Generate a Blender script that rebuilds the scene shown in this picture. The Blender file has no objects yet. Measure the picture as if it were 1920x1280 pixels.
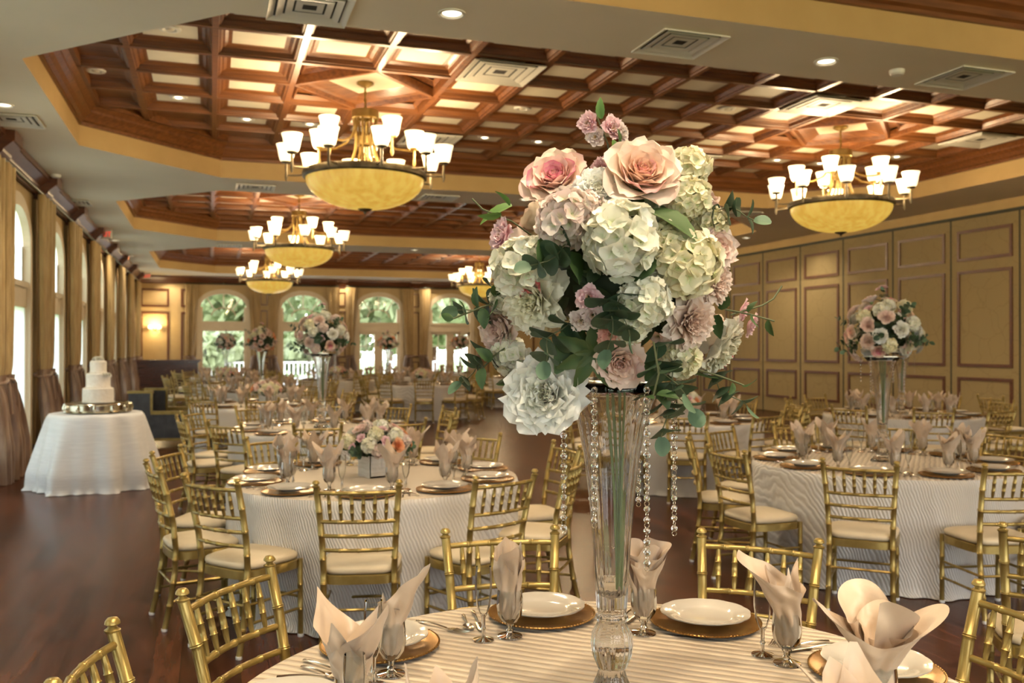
import bpy, math, random
from mathutils import Vector, Matrix, Quaternion

PI = math.pi
S = bpy.context.scene
COL = S.collection
# ------------------------------------------------------------------ camera
CAM_H, FPX, YAW = 1.6, 1685.0, math.radians(18.54)
CS, SN = math.cos(YAW), math.sin(YAW)
cam_d = bpy.data.cameras.new('camera'); cam = bpy.data.objects.new('camera', cam_d); COL.objects.link(cam)
cam.location = (0, 0, CAM_H)
cam.rotation_euler = (PI/2 + 8/FPX, 0, -YAW)
cam_d.sensor_width = 36; cam_d.lens = 36*FPX/1920; cam_d.clip_start = 0.05; cam_d.clip_end = 300
cam_d.dof.use_dof = True; cam_d.dof.focus_distance = 2.25; cam_d.dof.aperture_fstop = 5.0
S.camera = cam
# ------------------------------------------------------------------ world, exposure
S.view_settings.view_transform = 'Standard'; S.view_settings.look = 'None'
S.view_settings.gamma = 1.0; S.view_settings.use_curve_mapping = False
S.view_settings.exposure = -0.22
W = bpy.data.worlds.new('sky'); S.world = W; W.use_nodes = True
wn = W.node_tree.nodes; wl = W.node_tree.links
bg = wn['Background']
tc = wn.new('ShaderNodeTexCoord'); sx = wn.new('ShaderNodeSeparateXYZ'); cr = wn.new('ShaderNodeValToRGB')
wl.new(tc.outputs['Generated'], sx.inputs[0]); wl.new(sx.outputs['Z'], cr.inputs[0])
cr.color_ramp.elements[0].position = 0.0; cr.color_ramp.elements[0].color = (0.99, 0.98, 0.95, 1)
cr.color_ramp.elements[1].position = 0.8; cr.color_ramp.elements[1].color = (0.80, 0.88, 1.0, 1)
wl.new(cr.outputs[0], bg.inputs['Color']); bg.inputs['Strength'].default_value = 9.0
C = S.cycles
C.use_denoising = True; C.max_bounces = 9; C.diffuse_bounces = 4; C.glossy_bounces = 4
C.transmission_bounces = 9; C.transparent_max_bounces = 12
C.caustics_reflective = False; C.caustics_refractive = True; C.blur_glossy = 1.0; C.sample_clamp_indirect = 4.0
C.use_light_tree = True

def portal(name, loc, rot, sx_, sy_):
    ld = bpy.data.lights.new(name, 'AREA'); ld.shape = 'RECTANGLE'; ld.size = sx_; ld.size_y = sy_
    ld.cycles.is_portal = True
    o = bpy.data.objects.new(name, ld); COL.objects.link(o); o.location = loc; o.rotation_euler = rot
portal('window_portal_side', (-2.80, 16, 1.9), (0, -PI/2, 0), 3.8, 40)
portal('window_portal_back', (3.2, -4.28, 1.9), (PI/2, 0, 0), 12.5, 3.8)  # portal for the added windows behind the camera
portal('window_portal_end', (5, 34.98, 1.9), (-PI/2, 0, 0), 14.5, 3.8)

# ------------------------------------------------------------------ helpers
def wp(l, d, z=0.0):
    """camera-plan (lateral, depth) to room coordinates"""
    return Vector((l*CS + d*SN, d*CS - l*SN, z))
def at(px, py, z):
    """point of the horizontal plane z that the photograph shows at px, py"""
    d = (CAM_H - z)*FPX/(py - 648.0)
    return wp((px - 960)/FPX*d, d, z)

MATS = {}
def mat(name, color=(0.8, 0.8, 0.8), rough=0.5, metal=0.0, **k):
    if name in MATS: return MATS[name]
    m = bpy.data.materials.new(name); m.use_nodes = True
    b = m.node_tree.nodes['Principled BSDF']
    b.inputs['Base Color'].default_value = (*color, 1); b.inputs['Roughness'].default_value = rough
    b.inputs['Metallic'].default_value = metal
    for kk, v in k.items():
        kk = kk.replace('_', ' ')
        if kk in b.inputs:
            b.inputs[kk].default_value = (*v, 1) if isinstance(v, tuple) else v
    MATS[name] = m
    return m
def nd(m, t, **k):
    n = m.node_tree.nodes.new(t)
    for a, v in k.items(): setattr(n, a, v)
    return n
def lk(m, a, b): m.node_tree.links.new(a, b)
def bsdf(m): return m.node_tree.nodes['Principled BSDF']
def noise_mix(m, c1, c2, scale=5.0, vec_scale=(1, 1, 1), detail=4, lo=.35, hi=.65, bump=0.0, coord='Object', rot=(0, 0, 0), bdist=.01):
    t = nd(m, 'ShaderNodeTexCoord'); mp = nd(m, 'ShaderNodeMapping'); mp.inputs['Scale'].default_value = vec_scale
    mp.inputs['Rotation'].default_value = rot
    n = nd(m, 'ShaderNodeTexNoise'); n.inputs['Scale'].default_value = scale; n.inputs['Detail'].default_value = detail
    r = nd(m, 'ShaderNodeValToRGB')
    r.color_ramp.elements[0].position = lo; r.color_ramp.elements[0].color = (*c1, 1)
    r.color_ramp.elements[1].position = hi; r.color_ramp.elements[1].color = (*c2, 1)
    lk(m, t.outputs[coord], mp.inputs[0]); lk(m, mp.outputs[0], n.inputs['Vector'])
    lk(m, n.outputs['Fac'], r.inputs[0]); lk(m, r.outputs[0], bsdf(m).inputs['Base Color'])
    if bump:
        bp = nd(m, 'ShaderNodeBump'); bp.inputs['Strength'].default_value = bump; bp.inputs['Distance'].default_value = bdist
        lk(m, n.outputs['Fac'], bp.inputs['Height']); lk(m, bp.outputs[0], bsdf(m).inputs['Normal'])
    return m

M_GOLD = noise_mix(mat('gold_lacquer', (0.33, 0.24, 0.08), 0.32, 0.65), (0.30, 0.215, 0.065), (0.385, 0.285, 0.095), 14)
M_CUSH = noise_mix(mat('ivory_vinyl', (0.80, 0.70, 0.50), 0.48), (0.57, 0.475, 0.32), (0.64, 0.54, 0.375), 5, bump=.15)
M_CAP = mat('white_nylon', (0.8, 0.8, 0.78), .4)
M_BRASS = noise_mix(mat('antique_brass', (0.30, 0.20, 0.06), 0.38, 0.85), (0.26, 0.18, 0.055), (0.36, 0.255, 0.09), 9)
M_BRONZE = noise_mix(mat('verdigris_bronze', (0.10, 0.08, 0.05), 0.42, 0.7), (0.08, 0.065, 0.04), (0.16, 0.13, 0.08), 12)
M_CHINA = mat('white_china', (0.50, 0.465, 0.405), 0.14, Coat_Weight=.5)
M_CHARGER = noise_mix(mat('gilt_charger', (0.36, 0.19, 0.05), 0.22, 0.8), (0.30, 0.15, 0.035), (0.42, 0.23, 0.065), 10)
M_STEEL = mat('polished_steel', (0.62, 0.58, 0.52), 0.18, 1.0)
M_SILVER = mat('tarnished_silver', (0.65, 0.60, 0.48), 0.16, 1.0)
M_GLASS = mat('clear_glass', (1, 1, 1), 0.0, 0.0, Transmission_Weight=1.0, IOR=1.45)
M_THIN = bpy.data.materials.new('thin_glass'); M_THIN.use_nodes = True
def _thin(m):
    nt = m.node_tree; nt.nodes.remove(nt.nodes['Principled BSDF']); out = nt.nodes['Material Output']
    tr = nd(m, 'ShaderNodeBsdfTransparent'); gl = nd(m, 'ShaderNodeBsdfGlossy'); gl.inputs['Roughness'].default_value = .03
    f = nd(m, 'ShaderNodeLayerWeight'); f.inputs[0].default_value = .16; mx = nd(m, 'ShaderNodeMixShader')
    tr.inputs[0].default_value = (.96, .97, .97, 1)
    lk(m, f.outputs['Fresnel'], mx.inputs[0]); lk(m, tr.outputs[0], mx.inputs[1]); lk(m, gl.outputs[0], mx.inputs[2]); lk(m, mx.outputs[0], out.inputs[0])
_thin(M_THIN)
M_CRYSTAL = mat('cut_crystal', (1, 1, 1), 0.0, 0.0, Transmission_Weight=1.0, IOR=1.65)
M_NAPKIN = noise_mix(mat('champagne_satin', (0.70, 0.55, 0.42), 0.36, 0.0, Sheen_Weight=.25), (0.46, 0.345, 0.245), (0.60, 0.47, 0.35), 7, bump=.35, bdist=.006)
M_GOLDCLOTH = noise_mix(mat('gold_drapery', (0.42, 0.30, 0.12), 0.5, 0, Sheen_Weight=.3), (0.40, 0.27, 0.10), (0.52, 0.38, 0.17), 4, (3, 3, .6))
M_BROWNCLOTH = noise_mix(mat('taupe_satin', (0.22, 0.13, 0.08), 0.38, 0, Sheen_Weight=.3), (0.18, 0.10, 0.06), (0.28, 0.18, 0.11), 4, (3, 3, .6))
M_CEIL = noise_mix(mat('ceiling_paint', (0.78, 0.70, 0.54), 0.85), (0.76, 0.69, 0.53), (0.79, 0.71, 0.55), 2)
M_LIP = noise_mix(mat('ochre_paint', (0.50, 0.34, 0.14), 0.8), (0.49, 0.335, 0.135), (0.52, 0.36, 0.15), 3)
M_WALL = noise_mix(mat('buff_paint', (0.48, 0.34, 0.16), 0.8), (0.46, 0.33, 0.155), (0.50, 0.36, 0.175), 3)
M_FRAMEPAINT = noise_mix(mat('window_paint', (0.62, 0.52, 0.36), 0.5), (0.60, 0.50, 0.34), (0.64, 0.54, 0.38), 3)
M_CREAM = noise_mix(mat('cream_panel', (0.68, 0.62, 0.48), 0.6), (0.66, 0.60, 0.46), (0.70, 0.64, 0.50), 4)
def wood(name, c1, c2, rough, axis=(1, 12, 12), scale=2.2, coat=.0):
    m = mat(name, c1, rough, Coat_Weight=coat, Coat_Roughness=.15)
    return noise_mix(m, c1, c2, scale, axis, 6, .3, .7, bump=.05)
M_WOOD = wood('cherry_wood', (0.095, 0.031, 0.008), (0.21, 0.077, 0.022), 0.4, coat=.2)
M_TRIMWOOD = wood('mahogany_trim', (0.075, 0.023, 0.008), (0.13, 0.042, 0.014), 0.35)
M_BARWOOD = wood('dark_bar_wood', (0.035, 0.010, 0.006), (0.075, 0.022, 0.012), 0.22, coat=.6)
M_WHITEMETAL = mat('white_enamel', (0.70, 0.68, 0.60), .4)
M_DARKVOID = mat('duct_dark', (0.03, 0.028, 0.024), .9)
M_PARTJOINT = mat('green_gasket', (0.030, 0.032, 0.018), .6)
M_ROD = mat('dark_rod', (0.05, 0.055, 0.035), .4, .5)
M_LEATHER = noise_mix(mat('black_leather', (0.025, 0.025, 0.028), .45), (0.02, 0.02, 0.024), (0.04, 0.04, 0.045), 8, bump=.2)

# fabric partition: faint damask
M_PART = mat('damask_fabric', (0.42, 0.33, 0.17), .85)
def _part(m):
    t = nd(m, 'ShaderNodeTexCoord'); v = nd(m, 'ShaderNodeTexVoronoi'); v.inputs['Scale'].default_value = 3.2
    v.feature = 'DISTANCE_TO_EDGE'
    n = nd(m, 'ShaderNodeTexNoise'); n.inputs['Scale'].default_value = 3; n.inputs['Detail'].default_value = 3
    mx = nd(m, 'ShaderNodeMixRGB'); mx.inputs[0].default_value = .25
    lk(m, t.outputs['Object'], n.inputs['Vector']); lk(m, t.outputs['Object'], mx.inputs[1]); lk(m, n.outputs['Color'], mx.inputs[2])
    lk(m, mx.outputs[0], v.inputs['Vector'])
    r = nd(m, 'ShaderNodeValToRGB')
    r.color_ramp.elements[0].position = 0.0; r.color_ramp.elements[0].color = (0.265, 0.195, 0.085, 1)
    r.color_ramp.elements[1].position = .035; r.color_ramp.elements[1].color = (0.31, 0.232, 0.105, 1)
    lk(m, v.outputs['Distance'], r.inputs[0]); lk(m, r.outputs[0], bsdf(m).inputs['Base Color'])
_part(M_PART)

# plank floor
M_FLOOR = mat('walnut_planks', (0.08, 0.03, 0.015), 0.27, Specular_IOR_Level=.14)
def _floor(m):
    t = nd(m, 'ShaderNodeTexCoord'); mp = nd(m, 'ShaderNodeMapping'); mp.inputs['Rotation'].default_value = (0, 0, PI/2)
    br = nd(m, 'ShaderNodeTexBrick'); br.inputs['Scale'].default_value = 1.0
    br.inputs['Brick Width'].default_value = 1.2; br.inputs['Row Height'].default_value = .14; br.inputs['Mortar Size'].default_value = .0022
    br.inputs['Color1'].default_value = (0.085, 0.030, 0.015, 1); br.inputs['Color2'].default_value = (0.040, 0.0135, 0.007, 1)
    br.inputs['Mortar'].default_value = (0.015, 0.006, 0.004, 1)
    n = nd(m, 'ShaderNodeTexNoise'); n.inputs['Scale'].default_value = 3.0; n.inputs['Detail'].default_value = 6
    mp2 = nd(m, 'ShaderNodeMapping'); mp2.inputs['Scale'].default_value = (7, .8, 1)
    mx = nd(m, 'ShaderNodeMixRGB'); mx.blend_type = 'OVERLAY'; mx.inputs[0].default_value = 1.0
    lk(m, t.outputs['Object'], mp.inputs[0]); lk(m, mp.outputs[0], br.inputs['Vector'])
    lk(m, t.outputs['Object'], mp2.inputs[0]); lk(m, mp2.outputs[0], n.inputs['Vector'])
    lk(m, br.outputs['Color'], mx.inputs[1]); lk(m, n.outputs['Fac'], mx.inputs[2]); lk(m, mx.outputs[0], bsdf(m).inputs['Base Color'])
    bp = nd(m, 'ShaderNodeBump'); bp.inputs['Strength'].default_value = .12; bp.inputs['Distance'].default_value = .01
    lk(m, n.outputs['Fac'], bp.inputs['Height']); lk(m, bp.outputs[0], bsdf(m).inputs['Normal'])
_floor(M_FLOOR)

# pleated taffeta cloth: crinkle stripes, shade of the pleats put into the darker colour
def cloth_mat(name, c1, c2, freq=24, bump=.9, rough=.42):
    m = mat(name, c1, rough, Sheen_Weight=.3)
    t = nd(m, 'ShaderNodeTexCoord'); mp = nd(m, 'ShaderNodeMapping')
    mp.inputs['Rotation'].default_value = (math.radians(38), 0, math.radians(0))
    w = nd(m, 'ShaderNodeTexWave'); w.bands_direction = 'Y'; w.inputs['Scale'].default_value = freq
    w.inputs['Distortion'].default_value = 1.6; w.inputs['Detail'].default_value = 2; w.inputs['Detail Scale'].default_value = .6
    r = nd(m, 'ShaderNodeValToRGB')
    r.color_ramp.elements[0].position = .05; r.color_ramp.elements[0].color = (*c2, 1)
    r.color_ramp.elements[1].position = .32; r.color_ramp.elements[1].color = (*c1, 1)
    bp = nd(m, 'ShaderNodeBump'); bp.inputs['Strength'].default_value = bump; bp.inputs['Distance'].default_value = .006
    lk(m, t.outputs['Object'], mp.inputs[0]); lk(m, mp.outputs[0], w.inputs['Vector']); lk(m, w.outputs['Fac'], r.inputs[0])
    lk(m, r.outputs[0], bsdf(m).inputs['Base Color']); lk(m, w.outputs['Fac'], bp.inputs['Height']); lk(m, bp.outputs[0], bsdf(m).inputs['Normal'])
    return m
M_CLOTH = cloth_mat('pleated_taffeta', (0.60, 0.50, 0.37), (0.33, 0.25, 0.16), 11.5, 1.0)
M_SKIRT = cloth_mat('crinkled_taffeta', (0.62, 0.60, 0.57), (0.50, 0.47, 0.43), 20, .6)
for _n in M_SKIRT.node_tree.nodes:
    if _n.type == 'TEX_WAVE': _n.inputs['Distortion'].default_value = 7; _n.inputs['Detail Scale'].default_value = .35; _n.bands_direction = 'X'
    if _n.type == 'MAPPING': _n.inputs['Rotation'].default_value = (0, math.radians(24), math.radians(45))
M_CAKECLOTH = noise_mix(mat('white_shantung', (0.72, 0.74, 0.77), .5, Sheen_Weight=.4), (0.66, 0.68, 0.71), (0.73, 0.75, 0.78), 5, (1, 1, 14), bump=.2)
M_ICING = noise_mix(mat('buttercream', (0.85, 0.80, 0.72), .6), (0.82, 0.77, 0.68), (0.88, 0.84, 0.76), 30, bump=.5)

def translucent_mat(name, color, fac, use_attr=False, rough=.5):
    m = bpy.data.materials.new(name); m.use_nodes = True; MATS[name] = m
    b = bsdf(m); b.inputs['Roughness'].default_value = rough
    tr = nd(m, 'ShaderNodeBsdfTranslucent'); mx = nd(m, 'ShaderNodeMixShader'); mx.inputs[0].default_value = fac
    out = m.node_tree.nodes['Material Output']
    if use_attr:
        a = nd(m, 'ShaderNodeVertexColor'); a.layer_name = 'pigment'
        lk(m, a.outputs['Color'], b.inputs['Base Color']); lk(m, a.outputs['Color'], tr.inputs['Color'])
    else:
        b.inputs['Base Color'].default_value = (*color, 1); tr.inputs['Color'].default_value = (*color, 1)
    lk(m, b.outputs[0], mx.inputs[1]); lk(m, tr.outputs[0], mx.inputs[2]); lk(m, mx.outputs[0], out.inputs['Surface'])
    return m
M_PETAL = translucent_mat('silk_petal', None, .22, True, .55)
M_LEAF = translucent_mat('silk_leaf', None, .08, True, .6)
M_SHADE = translucent_mat('roller_shade_cloth', (0.72, 0.77, 0.83), .55)
M_SHEER = translucent_mat('sheer_cloth', (0.86, 0.91, 0.97), .80)
M_TREE = translucent_mat('tree_leaf', (0.32, 0.37, 0.20), .35)

def glow(name, color, strength, ramp=None):
    m = bpy.data.materials.new(name); m.use_nodes = True; MATS[name] = m
    b = bsdf(m); b.inputs['Base Color'].default_value = (*color, 1); b.inputs['Roughness'].default_value = .4
    b.inputs['Emission Color'].default_value = (*color, 1); b.inputs['Emission Strength'].default_value = strength
    m.cycles.emission_sampling = 'NONE'
    return m
M_LAMPGLASS = glow('lit_opal_glass', (1.0, 0.80, 0.50), 2.1)
M_BOWL = glow('alabaster_glass', (0.98, 0.70, 0.26), .85)
M_DOWN = glow('lit_lens', (1.0, 0.88, 0.66), 6.0)
M_BULB = glow('lit_globe', (1.0, 0.80, 0.46), 5.0)
def _bowl(m):
    t = nd(m, 'ShaderNodeTexCoord'); mp = nd(m, 'ShaderNodeMapping'); mp.inputs['Scale'].default_value = (6, 6, 1.0)
    n = nd(m, 'ShaderNodeTexNoise'); n.inputs['Scale'].default_value = 2; n.inputs['Detail'].default_value = 5
    r = nd(m, 'ShaderNodeValToRGB')
    r.color_ramp.elements[0].position = .35; r.color_ramp.elements[0].color = (0.74, 0.41, 0.05, 1)
    r.color_ramp.elements[1].position = .62; r.color_ramp.elements[1].color = (0.90, 0.58, 0.10, 1)
    lk(m, t.outputs['Object'], mp.inputs[0]); lk(m, mp.outputs[0], n.inputs['Vector']); lk(m, n.outputs['Fac'], r.inputs[0])
    lk(m, r.outputs[0], bsdf(m).inputs['Emission Color']); bsdf(m).inputs['Base Color'].default_value = (.30, .19, .06, 1)
_bowl(M_BOWL)
# window pane: clear with a fresnel reflection
M_PANE = bpy.data.materials.new('window_glass'); M_PANE.use_nodes = True
def _pane(m):
    m.node_tree.nodes.remove(bsdf(m)); out = m.node_tree.nodes['Material Output']
    tr = nd(m, 'ShaderNodeBsdfTransparent'); gl = nd(m, 'ShaderNodeBsdfGlossy'); gl.inputs['Roughness'].default_value = .02
    f = nd(m, 'ShaderNodeFresnel'); f.inputs[0].default_value = 1.3; mx = nd(m, 'ShaderNodeMixShader')
    tr.inputs[0].default_value = (.97, .97, .96, 1)
    lk(m, f.outputs[0], mx.inputs[0]); lk(m, tr.outputs[0], mx.inputs[1]); lk(m, gl.outputs[0], mx.inputs[2]); lk(m, mx.outputs[0], out.inputs[0])
_pane(M_PANE)

class MB:
    """collects vertices and faces of ONE mesh object"""
    def __init__(s): s.v = []; s.f = []; s.mi = []; s.c = []; s.cur = 0; s.col = (1, 1, 1)
    def pv(s, p, c=None): s.v.append(tuple(p)); s.c.append(c or s.col); return len(s.v)-1
    def pf(s, *i): s.f.append(i); s.mi.append(s.cur)
    def box(s, x0, x1, y0, y1, z0, z1):
        b = len(s.v)
        for z in (z0, z1):
            for x, y in ((x0, y0), (x1, y0), (x1, y1), (x0, y1)): s.pv((x, y, z))
        for q in ((3, 2, 1, 0), (4, 5, 6, 7), (0, 1, 5, 4), (1, 2, 6, 5), (2, 3, 7, 6), (3, 0, 4, 7)): s.pf(*[b+i for i in q])
        return s
    def quad(s, a, b_, c, d):
        i = [s.pv(p) for p in (a, b_, c, d)]; s.pf(*i)
    def lathe(s, prof, n=24, cx=0, cy=0, wob=None, close=False):
        b = len(s.v); m = len(prof)
        for k in range(n):
            a = 2*PI*k/n; w = wob(a) if wob else 1
            for (r, z) in prof: s.pv((cx + r*w*math.cos(a), cy + r*w*math.sin(a), z))
        for k in range(n):
            k2 = (k+1) % n
            for j in range(m-1 + (1 if close else 0)):
                j2 = (j+1) % m
                s.pf(b+k*m+j, b+k2*m+j, b+k2*m+j2, b+k*m+j2)
        return s
    def tube(s, path, r, n=8, cap=True):
        path = [Vector(p) for p in path]; m = len(path); b = len(s.v)
        rr = r if isinstance(r, (list, tuple)) else [r]*m
        up = None
        for i, p in enumerate(path):
            t = (path[min(i+1, m-1)] - path[max(i-1, 0)])
            if t.length < 1e-9: t = Vector((0, 0, 1))
            t.normalize()
            if up is None:
                up = t.cross(Vector((0, 0, 1)) if abs(t.z) < .9 else Vector((1, 0, 0))).normalized()
            else:
                up = (up - t*up.dot(t)); up = up.normalized() if up.length > 1e-6 else t.orthogonal().normalized()
            w = t.cross(up)
            for k in range(n):
                a = 2*PI*k/n; s.pv(p + (up*math.cos(a) + w*math.sin(a))*rr[i])
        for i in range(m-1):
            for k in range(n):
                k2 = (k+1) % n; s.pf(b+i*n+k, b+i*n+k2, b+(i+1)*n+k2, b+(i+1)*n+k)
        if cap:
            s.pf(*[b+k for k in range(n)][::-1]); s.pf(*[b+(m-1)*n+k for k in range(n)])
        return s
    def ball(s, c, r, nu=10, nv=6, sc=(1, 1, 1)):
        prof = [(r*math.sin(PI*j/nv), -r*math.cos(PI*j/nv)) for j in range(nv+1)]
        b = len(s.v); s.lathe(prof, nu)
        for i in range(b, len(s.v)):
            x, y, z = s.v[i]; s.v[i] = (x*sc[0]+c[0], y*sc[1]+c[1], z*sc[2]+c[2])
        return s
    def grid(s, fn, nu, nv, cf=None):
        b = len(s.v)
        for i in range(nu+1):
            for j in range(nv+1):
                u, v = i/nu, j/nv
                s.pv(fn(u, v), cf(u, v) if cf else None)
        for i in range(nu):
            for j in range(nv):
                a = b+i*(nv+1)+j; s.pf(a, a+nv+1, a+nv+2, a+1)
        return s
    def xf(s, M, b=0):
        for i in range(b, len(s.v)): s.v[i] = tuple(M @ Vector(s.v[i]))
        return s
    def mesh(s, name, mats, smooth=True, color=False, sharp=35):
        me = bpy.data.meshes.new(name); me.from_pydata(s.v, [], s.f)
        for m in (mats if isinstance(mats, (list, tuple)) else [mats]): me.materials.append(m)
        if any(s.mi): me.polygons.foreach_set('material_index', s.mi)
        if color:
            a = me.color_attributes.new('pigment', 'FLOAT_COLOR', 'POINT')
            a.data.foreach_set('color', [x for c in s.c for x in (*c, 1)])
        me.update()
        if smooth:
            me.polygons.foreach_set('use_smooth', [True]*len(me.polygons))
            if sharp: me.set_sharp_from_angle(angle=math.radians(sharp))
        return me
    def obj(s, name, mats, parent=None, smooth=True, color=False, sharp=35, **k):
        return link(name, s.mesh(name, mats, smooth, color, sharp), parent, **k)
def link(name, data, parent=None, loc=None, rot=None, **k):
    o = bpy.data.objects.new(name, data); COL.objects.link(o)
    if parent is not None: o.parent = parent
    if loc is not None: o.location = loc
    if rot is not None: o.rotation_euler = rot
    tag(o, **k); return o
def tag(o, label=None, cat=None, group=None, kind=None):
    if label: o['label'] = label
    if cat: o['category'] = cat
    if group: o['group'] = group
    if kind: o['kind'] = kind
    return o
def thing(name, label, cat, loc=(0, 0, 0), rz=0, group=None):
    return link(name, None, None, loc, (0, 0, rz), label=label, cat=cat, group=group)
KIDS = {}
def dup(o, loc, rz=0, label=None, group=None, parent=None, s=None):
    c = o.copy(); COL.objects.link(c); c.location = loc; c.rotation_euler = (0, 0, rz)
    if s: c.scale = (s, s, s)
    if label: c['label'] = label
    if group: c['group'] = group
    def rec(src, dst):
        if src.name not in KIDS: KIDS[src.name] = list(src.children)
        for ch in KIDS[src.name]:
            d = ch.copy(); COL.objects.link(d); d.parent = dst; rec(ch, d)
    rec(o, c); return c
class Once:
    """first placement uses the built thing itself, later ones copy it"""
    def __init__(s, build): s.o = None; s.build = build; s.used = False
    def put(s, loc, rz, label, group):
        if s.o is None:
            s.o = s.build(); KIDS[s.o.name] = list(s.o.children)
            for ch in s.o.children: KIDS[ch.name] = list(ch.children)
        if not s.used:
            s.used = True; s.o.location = loc; s.o.rotation_euler = (0, 0, rz); s.o['label'] = label; s.o['group'] = group; return s.o
        return dup(s.o, loc, rz, label, group)

# ================================================================== SETTING
ZC = 4.13                       # soffit height
XL, XR, YF, YB = -2.50, 13.1, 34.7, -4.0
MB().box(XL-.3, XR+.3, YB-.3, YF+.3, -.12, 0).obj('floor', M_FLOOR, smooth=False, kind='structure')
# ---- coffered ceiling
PIT = .85
CX = (1.74, 8.54)
COFFERS = [(-.95, 6.10), (7.15, 14.2), (15.4, 22.75), (24.2, 33.0)]
CY = [2.4, 10.68, 19.1, 28.9]
X0, X1, CH = -1.58, 11.45, 1.72
def octo(x0, x1, y0, y1, c):
    return [(x0+c, y0), (x1-c, y0), (x1, y0+c), (x1, y1-c), (x1-c, y1), (x0+c, y1), (x0, y1-c), (x0, y0+c)]
soff = MB()
def rect(m, x0, x1, y0, y1, z): m.quad((x0, y0, z), (x0, y1, z), (x1, y1, z), (x1, y0, z))
ys = [YB] + [y for c in COFFERS for y in c] + [YF+.1]
for i in range(0, len(ys), 2): rect(soff, XL-.1, XR+.1, ys[i], ys[i+1], ZC)
for (y0, y1) in COFFERS:
    rect(soff, XL-.1, X0, y0, y1, ZC); rect(soff, X1, XR+.1, y0, y1, ZC)
    for (a, b_, c) in (((X0, y0), (X0, y0+CH), (X0+CH, y0)), ((X1, y0), (X1-CH, y0), (X1, y0+CH)),
                      ((X0, y1), (X0+CH, y1), (X0, y1-CH)), ((X1, y1), (X1, y1-CH), (X1-CH, y1))):
        soff.pf(soff.pv((*a, ZC)), soff.pv((*b_, ZC)), soff.pv((*c, ZC)))
soff.obj('ceiling', M_CEIL, smooth=False, kind='structure')
lip = MB(); corn = MB(); wo = MB(); cp = MB()
ZW = 4.62
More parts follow.
